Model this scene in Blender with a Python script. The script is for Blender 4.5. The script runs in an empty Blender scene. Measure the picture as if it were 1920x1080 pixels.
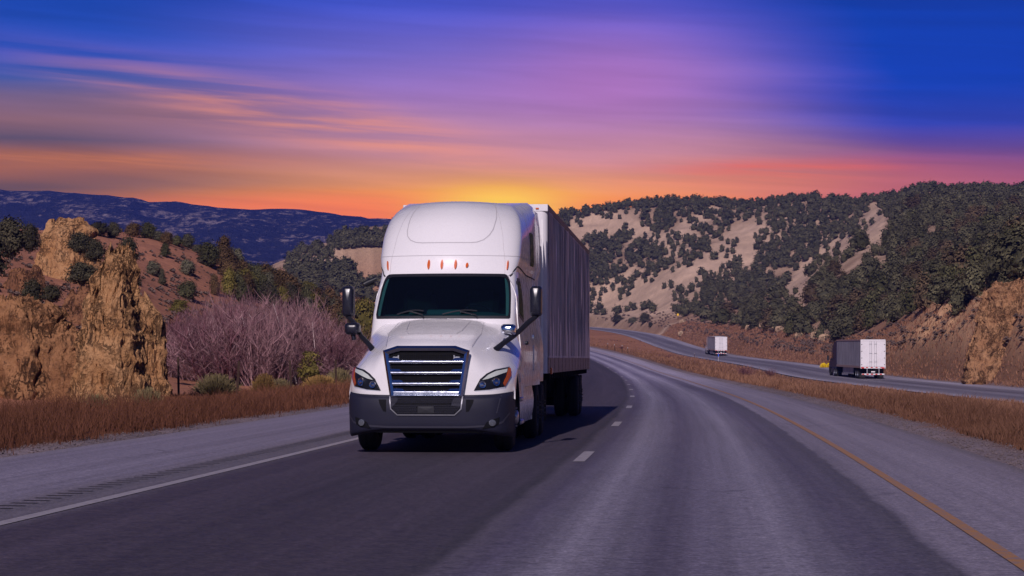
import bpy, math, random
import numpy as np
from mathutils import Vector, Matrix
random.seed(7); RNG=np.random.default_rng(7)
C=bpy.context.scene.collection
F=3850.0; HX=960.0; HY=672.0; CAMZ=1.4
R=math.radians
# ------------------------------------------------------------------ noise
def _h(ix,iy,iz,seed):
    n=(ix*374761393+iy*668265263+iz*2147483647+seed*144665)&0xFFFFFFFF
    n=((n^(n>>13))*1274126177)&0xFFFFFFFF
    n=((n^(n>>16))*2246822519)&0xFFFFFFFF
    return ((n^(n>>15))&0xFFFFFF)/float(0xFFFFFF)
def vn(x,y,z=0.0,seed=0):
    x=np.asarray(x,float); y=np.asarray(y,float)+0*x; z=np.asarray(z,float)+0*x
    xi=np.floor(x).astype(np.int64); yi=np.floor(y).astype(np.int64); zi=np.floor(z).astype(np.int64)
    fx=x-xi; fy=y-yi; fz=z-zi
    fx=fx*fx*(3-2*fx); fy=fy*fy*(3-2*fy); fz=fz*fz*(3-2*fz)
    r=0
    for a in (0,1):
        for b in (0,1):
            for c in (0,1):
                w=(fx if a else 1-fx)*(fy if b else 1-fy)*(fz if c else 1-fz)
                r=r+w*_h(xi+a,yi+b,zi+c,seed)
    return r*2-1
def fbm(x,y,z=0.0,o=4,seed=0,g=.5):
    s=0; a=1; t=0
    for k in range(o):
        s=s+a*vn(x*2**k,y*2**k,np.asarray(z)*2**k,seed+k*17); t+=a; a*=g
    return s/t
def ridged(x,y,z=0.0,o=4,seed=0,g=.5):
    s=0;a=1;t=0
    for k in range(o):
        s=s+a*(1-np.abs(vn(x*2**k,y*2**k,np.asarray(z)*2**k,seed+k*31))*2.0); t+=a;a*=g
    return s/t
def sst(a,b,x):
    t=np.clip((x-a)/(b-a),0,1); return t*t*(3-2*t)
def pch(xk,yk,x):
    """monotone cubic through knots"""
    xk=np.asarray(xk,float); yk=np.asarray(yk,float); x=np.asarray(x,float)
    h=np.diff(xk); d=np.diff(yk)/h; m=np.zeros_like(yk)
    m[0]=d[0]; m[-1]=d[-1]
    for i in range(1,len(xk)-1):
        if d[i-1]*d[i]>0:
            w1=2*h[i]+h[i-1]; w2=h[i]+2*h[i-1]
            m[i]=(w1+w2)/(w1/d[i-1]+w2/d[i])
    i=np.clip(np.searchsorted(xk,x)-1,0,len(h)-1)
    t=(x-xk[i])/h[i]; tc=np.clip(t,0,1)
    r=(2*tc**3-3*tc**2+1)*yk[i]+(tc**3-2*tc**2+tc)*h[i]*m[i]+(-2*tc**3+3*tc**2)*yk[i+1]+(tc**3-tc**2)*h[i]*m[i+1]
    r=np.where(t<0,yk[0]+m[0]*(x-xk[0]),r); r=np.where(t>1,yk[-1]+m[-1]*(x-xk[-1]),r)
    return r
# ------------------------------------------------------------------ mesh helpers
def mk(name,V,Fa,mat=None,parent=None,smooth=False,attrs=None,mats=None,midx=None):
    V=np.ascontiguousarray(V,dtype=np.float32).reshape(-1,3)
    me=bpy.data.meshes.new(name)
    if isinstance(Fa,np.ndarray):
        n,k=Fa.shape
        me.vertices.add(len(V)); me.vertices.foreach_set('co',V.ravel())
        me.loops.add(n*k); me.loops.foreach_set('vertex_index',Fa.astype(np.int32).ravel())
        me.polygons.add(n); me.polygons.foreach_set('loop_start',(np.arange(n)*k).astype(np.int32))
        me.polygons.foreach_set('loop_total',np.full(n,k,np.int32))
        me.update(calc_edges=True)
    else:
        me.from_pydata([tuple(v) for v in V],[],[tuple(int(i) for i in f) for f in Fa]); me.update()
    if smooth: me.polygons.foreach_set('use_smooth',np.ones(len(me.polygons),bool))
    for k,v in (attrs or {}).items():
        v=np.asarray(v,np.float32)
        if v.ndim==1:
            a=me.attributes.new(k,'FLOAT','POINT'); a.data.foreach_set('value',v)
        else:
            a=me.attributes.new(k,'FLOAT_COLOR','POINT'); c=np.ones((len(v),4),np.float32); c[:,:3]=v; a.data.foreach_set('color',c.ravel())
    for m_ in ([mat] if mat else (mats or [])): me.materials.append(m_)
    if midx is not None: me.polygons.foreach_set('material_index',np.asarray(midx,np.int32))
    o=bpy.data.objects.new(name,me); C.objects.link(o)
    if parent: o.parent=parent
    return o
class MB:
    def __init__(s): s.V=[]; s.F=[]; s.n=0; s.M=[]
    def add(s,V,Fa,m=0):
        V=np.asarray(V,float).reshape(-1,3)
        for f in Fa: s.F.append(tuple(int(i)+s.n for i in f)); s.M.append(m)
        s.V.append(V); s.n+=len(V); return s
    def box(s,x0,x1,y0,y1,z0,z1,m=0,bev=0.0):
        if bev>0:
            # chamfered box: 24 verts
            b=min(bev,(x1-x0)*.45,(y1-y0)*.45,(z1-z0)*.45)
            V=[];idx={}
            for ix,x in enumerate((x0,x1)):
                for iy,y in enumerate((y0,y1)):
                    for iz,z in enumerate((z0,z1)):
                        sx=1 if ix==0 else -1; sy=1 if iy==0 else -1; sz=1 if iz==0 else -1
                        for a in range(3):
                            p=[x+sx*b,y+sy*b,z+sz*b]; p[a]=(x,y,z)[a]
                            idx[(ix,iy,iz,a)]=len(V); V.append(p)
            Fs=[]
            def g(*k): return idx[k]
            for i in (0,1):
                Fs.append([g(i,0,0,0),g(i,1,0,0),g(i,1,1,0),g(i,0,1,0)])
                Fs.append([g(0,i,0,1),g(1,i,0,1),g(1,i,1,1),g(0,i,1,1)])
                Fs.append([g(0,0,i,2),g(1,0,i,2),g(1,1,i,2),g(0,1,i,2)])
            for a in (0,1):
                for b_ in (0,1):
                    Fs.append([g(a,b_,0,0),g(a,b_,1,0),g(a,b_,1,1),g(a,b_,0,1)])
                    Fs.append([g(a,0,b_,0),g(a,1,b_,0),g(a,1,b_,2),g(a,0,b_,2)])
                    Fs.append([g(0,a,b_,1),g(1,a,b_,1),g(1,a,b_,2),g(0,a,b_,2)])
            for a in (0,1):
                for b_ in (0,1):
                    for c in (0,1): Fs.append([g(a,b_,c,0),g(a,b_,c,1),g(a,b_,c,2)])
            return s.add(V,Fs,m)
        V=[(x,y,z) for x in (x0,x1) for y in (y0,y1) for z in (z0,z1)]
        return s.add(V,[(0,1,3,2),(4,6,7,5),(0,4,5,1),(2,3,7,6),(0,2,6,4),(1,5,7,3)],m)
    def grid(s,P,m=0,flip=False,skip=None):
        a,b=P.shape[:2]; Fs=[]
        for i in range(a-1):
            for j in range(b-1):
                if skip is not None and skip[i,j]: continue
                q=(i*b+j,i*b+j+1,(i+1)*b+j+1,(i+1)*b+j)
                Fs.append(q[::-1] if flip else q)
        return s.add(P.reshape(-1,3),Fs,m)
    def tube(s,pts,rad,n=8,m=0,cap=True,flat=1.0):
        pts=[Vector(p) for p in pts]; k=len(pts)
        rad=rad if hasattr(rad,'__len__') else [rad]*k
        V=[];up=Vector((0,0,1))
        for i,p in enumerate(pts):
            t=(pts[min(i+1,k-1)]-pts[max(i-1,0)]).normalized()
            u=t.cross(up) 
            if u.length<.05: u=t.cross(Vector((0,1,0)))
            u.normalize(); v=u.cross(t).normalized()
            for j in range(n):
                a=2*math.pi*j/n; V.append(p+(u*math.cos(a)*flat+v*math.sin(a))*rad[i])
        Fs=[(i*n+j,i*n+(j+1)%n,(i+1)*n+(j+1)%n,(i+1)*n+j) for i in range(k-1) for j in range(n)]
        if cap: Fs+= [tuple(range(n))[::-1],tuple((k-1)*n+j for j in range(n))]
        return s.add([tuple(v) for v in V],Fs,m)
    def lathe_x(s,prof,cx,cy,cz,n=32,m=0):
        """prof: (x offset, radius) revolved round the x axis"""
        V=[];k=len(prof)
        for x,r in prof:
            for j in range(n):
                a=2*math.pi*j/n; V.append((cx+x,cy+r*math.cos(a),cz+r*math.sin(a)))
        Fs=[(i*n+j,i*n+(j+1)%n,(i+1)*n+(j+1)%n,(i+1)*n+j) for i in range(k-1) for j in range(n)]
        return s.add(V,Fs,m)
    def prism(s,poly,axis,a0,a1,m=0):
        """poly 2-D extruded along axis (0,1,2); the poly gives the other two axes in order"""
        n=len(poly);V=[]
        for a in (a0,a1):
            for p in poly:
                v=list(p); v.insert(axis,a); V.append(v)
        Fs=[tuple(range(n)),tuple(range(2*n-1,n-1,-1))]+[(i,n+i,n+(i+1)%n,(i+1)%n) for i in range(n)]
        return s.add(V,Fs,m)
    def patch(s,outline,fn,off,rings=6,m=0,centre=None,lip=0.02):
        """star-shaped 2-D outline laid on surface fn(a,b)->point, lifted by off along its normal, with a lip going back in"""
        o=np.asarray(outline,float); c=np.mean(o,0) if centre is None else np.asarray(centre,float)
        n=len(o); V=[]
        V.append(on(fn,c[0],c[1],off))
        for k in range(1,rings+1):
            for p in o: q=c+(p-c)*k/rings; V.append(on(fn,q[0],q[1],off))
        for p in o: V.append(on(fn,p[0],p[1],off-lip))
        Fs=[(0,1+j,1+(j+1)%n) for j in range(n)]
        for k in range(rings):
            a=1+k*n; b=a+n
            Fs+=[(a+j,b+j,b+(j+1)%n,a+(j+1)%n) for j in range(n)]
        return s.add(V,Fs,m)
    def strip(s,path,fn,off,w,m=0):
        """thin raised line along a 2-D path on surface fn"""
        P=[np.asarray(on(fn,a,b,off)) for a,b in path]; N=[np.asarray(nrm(fn,a,b)) for a,b in path]
        L=[];Rr=[]
        for i in range(len(P)):
            t=P[min(i+1,len(P)-1)]-P[max(i-1,0)]; t/=np.linalg.norm(t)+1e-9
            u=np.cross(t,N[i]); u/=np.linalg.norm(u)+1e-9
            L.append(P[i]-u*w/2); Rr.append(P[i]+u*w/2)
        n=len(P)
        return s.add(L+Rr,[(i,i+1,n+i+1,n+i) for i in range(n-1)],m)
    def build(s,name,mat=None,parent=None,smooth=None,mats=None,label=None):
        o=mk(name,np.concatenate(s.V),s.F,mat,parent,False,None,mats,s.M if mats else None)
        bm_fix(o)
        if smooth is not None:
            me=o.data; me.polygons.foreach_set('use_smooth',np.ones(len(me.polygons),bool))
            me.set_sharp_from_angle(angle=R(smooth))
        if label: o['label']=label
        return o
import bmesh
def bm_fix(o):
    b=bmesh.new(); b.from_mesh(o.data); bmesh.ops.remove_doubles(b,verts=b.verts,dist=1e-5)
    bmesh.ops.recalc_face_normals(b,faces=b.faces); b.to_mesh(o.data); b.free(); o.data.update()
def nrm(fn,a,b):
    e=.004
    p=np.asarray(fn(a,b)); u=np.asarray(fn(a+e,b))-np.asarray(fn(a-e,b)); v=np.asarray(fn(a,b+e))-np.asarray(fn(a,b-e))
    n=np.cross(u,v); n/=np.linalg.norm(n)+1e-12
    return n
def on(fn,a,b,off):
    return np.asarray(fn(a,b))+nrm(fn,a,b)*off
def rrect(x0,x1,y0,y1,r,n=6,top=None):
    """rounded rectangle outline, r may be 4 radii (bl, br, tr, tl)"""
    rs=r if hasattr(r,'__len__') else [r]*4; o=[]
    for (cx,cy,a0,q) in ((x0,y0,180,rs[0]),(x1,y0,270,rs[1]),(x1,y1,0,rs[2]),(x0,y1,90,rs[3])):
        sx=1 if cx==x0 else -1; sy=1 if cy==y0 else -1
        qx,qy=(q if hasattr(q,'__len__') else (q,q))
        for k in range(n+1):
            a=R(a0+90*k/n); o.append((cx+sx*qx+qx*math.cos(a),cy+sy*qy+qy*math.sin(a)))
    return dens(o)
def dens(o,mx=.12,closed=True):
    r=[];n=len(o)
    for i in range(n if closed else n-1):
        p=np.asarray(o[i],float);q=np.asarray(o[(i+1)%n],float); k=max(1,int(np.linalg.norm(q-p)/mx))
        for j in range(k): r.append(tuple(p+(q-p)*j/k))
    if not closed: r.append(tuple(o[-1]))
    return r
def empty(name,loc,rz=0,label=None,cat=None,group=None):
    o=bpy.data.objects.new(name,None); C.objects.link(o); o.location=loc; o.rotation_euler=(0,0,rz); o.empty_display_size=.2
    tag(o,label,cat,group); return o
def tag(o,label=None,cat=None,group=None,kind=None):
    if label: o['label']=label
    if cat: o['category']=cat
    if group: o['group']=group
    if kind: o['kind']=kind
    return o
def copy_tree(o,parent=None):
    c=o.copy(); C.objects.link(c); c.parent=parent
    for ch in list(o.children): copy_tree(ch,c)
    return c
# ------------------------------------------------------------------ materials
class NT:
    def __init__(s,tree): s.t=tree; s.n=tree.nodes; s.l=tree.links
    def new(s,ty,**k):
        x=s.n.new(ty)
        for a,v in k.items(): setattr(x,a,v)
        return x
    def put(s,sock,v):
        if isinstance(v,bpy.types.NodeSocket): s.l.new(v,sock)
        elif v is not None:
            if hasattr(v,'__len__') and len(v)==3 and len(sock.default_value)==4: v=(*v,1)
            sock.default_value=v
    def m(s,op,a,b=None,c=None,clamp=False):
        x=s.new('ShaderNodeMath',operation=op,use_clamp=clamp)
        for i,v in enumerate((a,b,c)):
            if v is not None: s.put(x.inputs[i],v)
        return x.outputs[0]
    def mix(s,f,a,b,blend='MIX'):
        x=s.new('ShaderNodeMix',data_type='RGBA',blend_type=blend)
        s.put(x.inputs[0],f); s.put(x.inputs[6],a); s.put(x.inputs[7],b); return x.outputs[2]
    def ramp(s,f,stops,interp='LINEAR'):
        x=s.new('ShaderNodeValToRGB'); x.color_ramp.interpolation=interp; e=x.color_ramp.elements
        while len(e)<len(stops): e.new(.5)
        for i,(p,c) in enumerate(stops):
            e[i].position=p; e[i].color=(*c,1) if hasattr(c,'__len__') else (c,c,c,1)
        s.put(x.inputs[0],f); return x.outputs[0]
    def noise(s,vec,scale,detail=4,rough=.55,dist=0,out=0):
        x=s.new('ShaderNodeTexNoise'); s.put(x.inputs['Vector'],vec); x.inputs['Scale'].default_value=scale
        x.inputs['Detail'].default_value=detail; x.inputs['Roughness'].default_value=rough; x.inputs['Distortion'].default_value=dist
        return x.outputs[out]
    def vor(s,vec,scale,feature='F1',out=0):
        x=s.new('ShaderNodeTexVoronoi',feature=feature); s.put(x.inputs['Vector'],vec); x.inputs['Scale'].default_value=scale; return x.outputs[out]
    def scale(s,vec,sc):
        x=s.new('ShaderNodeMapping'); s.put(x.inputs['Vector'],vec); x.inputs['Scale'].default_value=sc; return x.outputs[0]
    def mapr(s,v,a,b,c=0,d=1,smooth=True):
        x=s.new('ShaderNodeMapRange',interpolation_type='SMOOTHSTEP' if smooth else 'LINEAR'); s.put(x.inputs[0],v)
        for i,q in enumerate((a,b,c,d)): x.inputs[i+1].default_value=q
        return x.outputs[0]
    def attr(s,name,out='Color'):
        x=s.new('ShaderNodeAttribute',attribute_name=name); return x.outputs[out]
    def bump(s,h,strength=.3,dist=.02):
        x=s.new('ShaderNodeBump'); s.put(x.inputs['Height'],h); x.inputs['Strength'].default_value=strength; x.inputs['Distance'].default_value=dist; return x.outputs[0]
def newmat(name):
    m=bpy.data.materials.new(name); m.use_nodes=True; nt=NT(m.node_tree); p=m.node_tree.nodes['Principled BSDF']
    return m,nt,p
def objco(nt): return nt.new('ShaderNodeTexCoord').outputs['Object']
def simple(name,col,rough=.5,metal=0,spec=.5,var=.12,sc=6,coat=0,bump=0,dirt=None):
    """plain procedural: colour with a soft noise variation and a touch of bump"""
    m,nt,p=newmat(name); co=objco(nt)
    n=nt.noise(co,sc,5)
    c=nt.mix(n,tuple(x*(1-var) for x in col),tuple(min(1,x*(1+var)) for x in col))
    if dirt:
        d=nt.noise(co,dirt[0],7,.7); c=nt.mix(nt.mapr(d,.5,.75,0,dirt[1]),c,dirt[2])
    nt.put(p.inputs['Base Color'],c); p.inputs['Metallic'].default_value=metal
    r=nt.mapr(nt.noise(co,sc*3,3),.2,.8,max(0,rough-min(.06,rough*.22)),min(1,rough+min(.06,rough*.22))); nt.put(p.inputs['Roughness'],r)
    p.inputs['Specular IOR Level'].default_value=spec; p.inputs['Coat Weight'].default_value=coat; p.inputs['Coat Roughness'].default_value=.08
    if bump: nt.put(p.inputs['Normal'],nt.bump(nt.noise(co,sc*12,4),bump,.01))
    return m
# ------------------------------------------------------------------ camera, sun, sky
cam=bpy.data.objects.new('camera',bpy.data.cameras.new('camera')); C.objects.link(cam); bpy.context.scene.camera=cam
cam.location=(0,0,CAMZ); cam.rotation_euler=(R(90),0,0); cam.data.sensor_width=36; cam.data.lens=36*F/1920
cam.data.shift_y=(HY-540)/1920; cam.data.clip_start=.5; cam.data.clip_end=30000
SUN_EL=30.3; SUN_AZ=9.0
sl=bpy.data.lights.new('sun','SUN'); sl.energy=3.65; sl.angle=R(.5); sl.color=(1.0,.875,.90)
sun=bpy.data.objects.new('sun',sl); C.objects.link(sun)
dv=Vector((math.sin(R(SUN_AZ))*math.cos(R(SUN_EL)),math.cos(R(SUN_AZ))*math.cos(R(SUN_EL)),-math.sin(R(SUN_EL))))
sun.rotation_euler=dv.to_track_quat('-Z','Y').to_euler(); sun.location=(-20,-60,60)
def lin(*c): return tuple(((x/255)/12.92 if x<=10 else ((x/255+.055)/1.055)**2.4) for x in c)
W=bpy.data.worlds.new('World'); bpy.context.scene.world=W; W.use_nodes=True
nt=NT(W.node_tree); bg=W.node_tree.nodes['Background']
dirv=nt.new('ShaderNodeTexCoord').outputs['Generated']
sp=nt.new('ShaderNodeSeparateXYZ'); nt.put(sp.inputs[0],dirv); dx,dy,dz=sp.outputs
az=nt.m('ARCTAN2',dx,dy)
hor=nt.m('SQRT',nt.m('ADD',nt.m('MULTIPLY',dx,dx),nt.m('MULTIPLY',dy,dy)))
el=nt.m('DIVIDE',dz,nt.m('MAXIMUM',hor,.001))
# wispy streak distortion
cv=nt.new('ShaderNodeCombineXYZ'); nt.put(cv.inputs[0],nt.m('MULTIPLY',az,5.0)); nt.put(cv.inputs[1],nt.m('MULTIPLY_ADD',az,5.5,nt.m('MULTIPLY',el,95.0)))
st1=nt.noise(cv.outputs[0],1.0,5,.55,.3)
cv2=nt.new('ShaderNodeCombineXYZ'); nt.put(cv2.inputs[0],nt.m('MULTIPLY',az,2.5)); nt.put(cv2.inputs[1],nt.m('MULTIPLY_ADD',az,2.6,nt.m('MULTIPLY',el,38.0))); cv2.inputs[2].default_value=7.3
st2=nt.noise(cv2.outputs[0],1.0,4,.5,.2)
ew=nt.m('ADD',el,nt.m('MULTIPLY',nt.m('SUBTRACT',st2,.5),.014))
def ey(y): return (HY-y)/F
def eramp(stops):   # stops: (image row, colour)
    st=sorted((ey(y)/.3,lin(*c)) for y,c in stops)
    return nt.ramp(nt.m('DIVIDE',ew,.3),st)
rc=eramp([(400,(250,124,44)),(378,(248,138,66)),(355,(236,152,104)),(328,(226,152,124)),(295,(205,142,152)),(240,(182,134,176)),(180,(158,120,192)),(100,(116,106,204)),(10,(70,86,204)),(-170,(36,52,160)),(-450,(10,24,90))])
rl=eramp([(410,(150,84,70)),(385,(146,88,80)),(350,(104,82,98)),(325,(168,104,92)),(300,(150,96,92)),(270,(98,84,112)),(235,(140,102,118)),(195,(116,98,138)),(160,(72,92,168)),(110,(42,82,190)),(0,(24,68,172)),(-170,(22,46,150)),(-450,(8,22,86))])
rr=eramp([(400,(190,92,104)),(360,(168,86,122)),(320,(140,80,135)),(285,(98,72,150)),(240,(52,68,178)),(150,(10,66,186)),(0,(8,62,172)),(-170,(16,48,150)),(-450,(8,22,86))])
aw=nt.m('ADD',az,nt.m('MULTIPLY',nt.m('SUBTRACT',st2,.5),.10))
c=nt.mix(nt.mapr(aw,-.225,-.04),rl,rc)
c=nt.mix(nt.mapr(aw,.045,.20),c,rr)
def gauss(v,c0,s): 
    q=nt.m('DIVIDE',nt.m('SUBTRACT',v,c0),s); return nt.m('EXPONENT',nt.m('MULTIPLY',nt.m('MULTIPLY',q,q),-1.0))
# orange streak band to the left
tilt=nt.m('ADD',el,nt.m('MULTIPLY',az,.19))
band=nt.m('MULTIPLY',gauss(tilt,ey(228)-.19*.093,.0105),gauss(az,-.105,.085))
band=nt.m('MULTIPLY',band,nt.mapr(st1,.36,.62))
c=nt.mix(nt.m('MULTIPLY',band,.95,clamp=True),c,lin(242,150,112))
b2=nt.m('MULTIPLY',gauss(el,ey(307),.0032),gauss(az,-.19,.075)); c=nt.mix(nt.m('MULTIPLY',b2,nt.mapr(st1,.35,.65)),c,lin(210,124,86))
b3=nt.m('MULTIPLY',gauss(el,ey(322),.0045),gauss(az,.135,.05)); c=nt.mix(nt.m('MULTIPLY',b3,nt.mapr(st1,.35,.6)),c,lin(232,88,80))
b5=nt.m('MULTIPLY',gauss(el,ey(345),.011),gauss(az,.13,.10)); c=nt.mix(nt.m('MULTIPLY',b5,.38),c,lin(248,140,100))
b4=nt.m('MULTIPLY',gauss(el,ey(150),.028),gauss(az,.05,.06)); c=nt.mix(nt.m('MULTIPLY',b4,.6),c,lin(186,118,190))
b6=nt.m('MULTIPLY',gauss(el,ey(391),.0062),gauss(az,-.105,.075)); c=nt.mix(nt.m('MULTIPLY',b6,.8),c,lin(242,124,52))
glow=nt.m('MULTIPLY',gauss(el,ey(386),.0095),gauss(az,-.006,.032)); c=nt.mix(glow,c,lin(255,206,20))
fine=nt.mapr(st1,.25,.75,.9,1.1); c=nt.mix(1.0,c,fine,'MULTIPLY')
# away from the sunset the plain evening sky takes over
sk=nt.new('ShaderNodeTexSky',sky_type='NISHITA'); sk.sun_disc=False; sk.sun_elevation=R(SUN_EL); sk.sun_rotation=R(180+SUN_AZ)
nsk=nt.mix(1.0,sk.outputs[0],(.0075,.0125,.033),'MULTIPLY')
# the sky stands behind kilometres of thin blue air: its own light is that much stronger
HAZE=.000125
tr_=nt.m('EXPONENT',nt.m('MULTIPLY',nt.m('MINIMUM',nt.m('DIVIDE',300.,nt.m('MAXIMUM',el,.01)),3750.),-HAZE))
ins=nt.mix(nt.m('SUBTRACT',1.0,tr_),(0,0,0),(.02,.033,.26)); c=nt.mix(1.0,c,ins,'SUBTRACT'); vd=nt.new('ShaderNodeVectorMath',operation='SCALE'); nt.put(vd.inputs[0],c); nt.put(vd.inputs['Scale'],nt.m('DIVIDE',1.0,tr_)); vm=nt.new('ShaderNodeVectorMath',operation='MAXIMUM'); nt.put(vm.inputs[0],vd.outputs[0]); vm.inputs[1].default_value=(.004,.004,.01); c=vm.outputs[0]
front=nt.m('MULTIPLY',nt.mapr(el,.17,.42,1,0),nt.mapr(nt.m('ABSOLUTE',az),.34,.9,1,0))
c=nt.mix(front,nsk,c)
nt.put(bg.inputs[0],c); bg.inputs[1].default_value=1.0
sc=bpy.context.scene; sc.view_settings.view_transform='Standard'; sc.view_settings.look='None'; sc.view_settings.exposure=-.1; sc.view_settings.gamma=1
sc.render.engine='CYCLES'; sc.cycles.use_denoising=True; sc.cycles.max_bounces=8; sc.cycles.transparent_max_bounces=12; sc.cycles.volume_bounces=0
# ------------------------------------------------------------------ roads as curves (x, z against y)
LY=[-80,0,29,45,60,77,93,113,142,187,220,249,300,360,430,520,620]
LX=[-9.15,-1.75,.98,2.29,3.41,4.48,5.34,6.34,7.72,9.13,9.6,9.5,8.0,3.5,-5,-21,-45]
LZ=[0,0,0,0,0,0,0,0,.02,.28,.77,1.33,2.55,4.2,6.2,8.6,11]
RY=[-80,20,112,215,300,440,520,620,720,800,880,960]
RX=[21,24.5,27.9,31,34,38,37.2,34.0,27.5,15,-1,-22]
RZ=[-.6,-.8,-1.05,-.75,.35,1.86,4.1,8.4,11.6,14,16,17.5]
# smooth curves: gaussian-softened monotone fits, sampled finely
_y=np.arange(-120,1001,1.0)
def softc(K,V,s):
    q=pch(K,V,_y); w=np.exp(-.5*(np.arange(-3*s,3*s+1)/s)**2); w/=w.sum()
    qq=np.concatenate([q[0]+(q[1]-q[0])*np.arange(-3*s,0),q,q[-1]+(q[-1]-q[-2])*np.arange(1,3*s+1)])
    return np.convolve(qq,w,'valid')
_lx,_lz=softc(LY,LX,10),softc(LY,LZ,10); _rx,_rz=softc(RY,RX,14),softc(RY,RZ,14)
def ext(a): return lambda y: np.interp(y,_y,a)
xL,zL,xR,zR=ext(_lx),ext(_lz),ext(_rx),ext(_rz)
_lc=1/np.sqrt(1+np.gradient(_lx)**2); _rcs=1/np.sqrt(1+np.gradient(_rx)**2); cL,cR=ext(_lc),ext(_rcs)
S0,S1=-8.05,5.7        # our carriageway, metres from the dashed line
RW=11.0                # far carriageway, from its near edge
# ------------------------------------------------------------------ ground
T_=np.concatenate([np.linspace(-2.2,-.30,46)[:-1],np.linspace(-.30,.30,620),np.linspace(.30,2.2,46)[1:]])
Y_=np.concatenate([np.arange(-80,20,4.),np.arange(20,150,.55),np.arange(150,420,1.6),np.arange(420,1050,4.),np.arange(1050,1700,30.)])
KN={ # screen column : (distance, row) knots of the ground beyond the road
-8000:[(60,640),(110,560),(180,480),(260,380),(330,400),(900,560)],
-1200:[(50,690),(90,610),(150,520),(230,410),(300,450),(900,580)],
-300:[(52,745),(75,660),(130,530),(210,425),(300,460),(900,600)],
0:[(62,766),(80,690),(130,540),(210,430),(300,470),(900,600)],
170:[(62,766),(90,690),(140,560),(230,432),(320,470),(900,600)],
310:[(75,752),(115,705),(160,600),(240,446),(330,500),(900,600)],
450:[(90,742),(135,700),(180,610),(255,496),(350,560),(900,560)],
560:[(98,738),(140,700),(200,620),(270,537),(400,590),(800,482)],
640:[(105,735),(150,700),(210,640),(280,587),(560,577),(830,462)],
720:[(112,732),(160,700),(220,660),(300,627),(580,587),(850,440)],
840:[(130,720),(175,700),(230,672),(330,645),(620,590),(880,420)],
960:[(180,708),(230,690),(300,660),(420,630),(680,600),(920,414)],
1060:[(770,607),(805,601),(840,592),(900,520),(960,462),(1010,418)],
1110:[(745,606),(790,598),(840,588),(900,500),(950,448),(1010,408)],
1250:[(570,628),(660,603),(750,584),(850,492),(920,432),(1000,390)],
1330:[(465,652),(510,628),(560,607),(700,560),(850,458),(980,394)],
1400:[(400,666),(440,640),(490,618),(560,600),(750,544),(960,394)],
1480:[(330,682),(370,655),(415,630),(540,548),(700,552),(950,394)],
1560:[(275,692),(305,662),(340,642),(540,474),(690,505),(940,396)],
1620:[(245,699),(270,662),(300,640),(540,440),(650,455),(930,398)],
1690:[(218,703),(238,652),(265,622),(400,508),(560,410),(900,400)],
1760:[(197,709),(210,645),(228,575),(380,498),(545,412),(900,400)],
1840:[(178,714),(190,638),(206,570),(350,480),(520,412),(900,400)],
1920:[(160,720),(172,622),(186,528),(320,455),(490,412),(900,400)],
2200:[(122,745),(136,610),(152,480),(280,410),(430,376),(900,420)],
3200:[(78,780),(95,610),(120,430),(220,350),(330,320),(900,400)],
9400:[(60,790),(80,610),(110,430),(220,350),(330,320),(900,400)]}
_kp=sorted(KN)
def natural_col(t):
    px=HX+F*t; k=np.array([[np.interp(px,_kp,[KN[q][i][j] for q in _kp]) for j in (0,1)] for i in range(6)])
    d,py=k[:,0],k[:,1]; z=CAMZ-(py-HY)*d/F
    yy=np.maximum(Y_,1.0); x=t*np.maximum(Y_,40)
    right=px>1010
    if right: cross=np.argmax(x>xR(Y_)+RW+2) if np.any((x>xR(Y_)+RW+2)) else len(Y_)-1
    else: cross=np.argmax(x<xL(Y_)+S0-7) if np.any(x<xL(Y_)+S0-7) else len(Y_)-1
    # nearest crossing row beyond 20 m
    ok=np.where(((x>xR(Y_)+RW+2) if right else (x<xL(Y_)+S0-7))&(Y_>-75))[0]
    ds=Y_[ok[0]] if len(ok) else d[0]*.8
    ds=min(max(ds,-70),d[0]*.93)
    zb=float(zR(ds)) if right else float(zL(ds))-.25
    xs=np.concatenate([[-120,ds],d,[1300,1800]]); zs=np.concatenate([[zb,zb],z,[z[-1]*.55,z[-1]*.3]])
    return pch(xs,zs,Y_),ds
NAT=np.empty((len(Y_),len(T_))); 
for j,t in enumerate(T_): NAT[:,j],_=natural_col(t)
_g=np.exp(-.5*(np.arange(-36,37)/12.)**2); _g/=_g.sum(); _pad=np.pad(NAT[:,45:665],((0,0),(36,36)),'edge'); NAT[:,45:665]=np.stack([np.convolve(r_,_g,'valid') for r_ in _pad])
XX=T_[None,:]*np.maximum(Y_,40)[:,None]; YY=np.repeat(Y_[:,None],len(T_),1)
sLat=(XX-xL(YY))*cL(YY); rLat=(XX-xR(YY))*cR(YY)
dL=np.maximum(np.maximum(S0-sLat,sLat-S1),0); dR=np.maximum(np.maximum(-rLat,rLat-RW),0)
live=YY<985; dLr=np.where(YY<615,dL,400); dRr=np.where(live,dR,400)
inmed=(sLat>S1-1)&(rLat<1)&(YY<760)
f=np.clip((sLat-S1)/np.maximum(sLat-S1-rLat,.1),0,1)
med=zL(YY)*(1-f)+zR(YY)*f-.55*np.sin(np.pi*np.clip(f,0,1))*np.clip((250-YY)/100,0.15,1)
Z=np.where(inmed,med,NAT)
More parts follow.
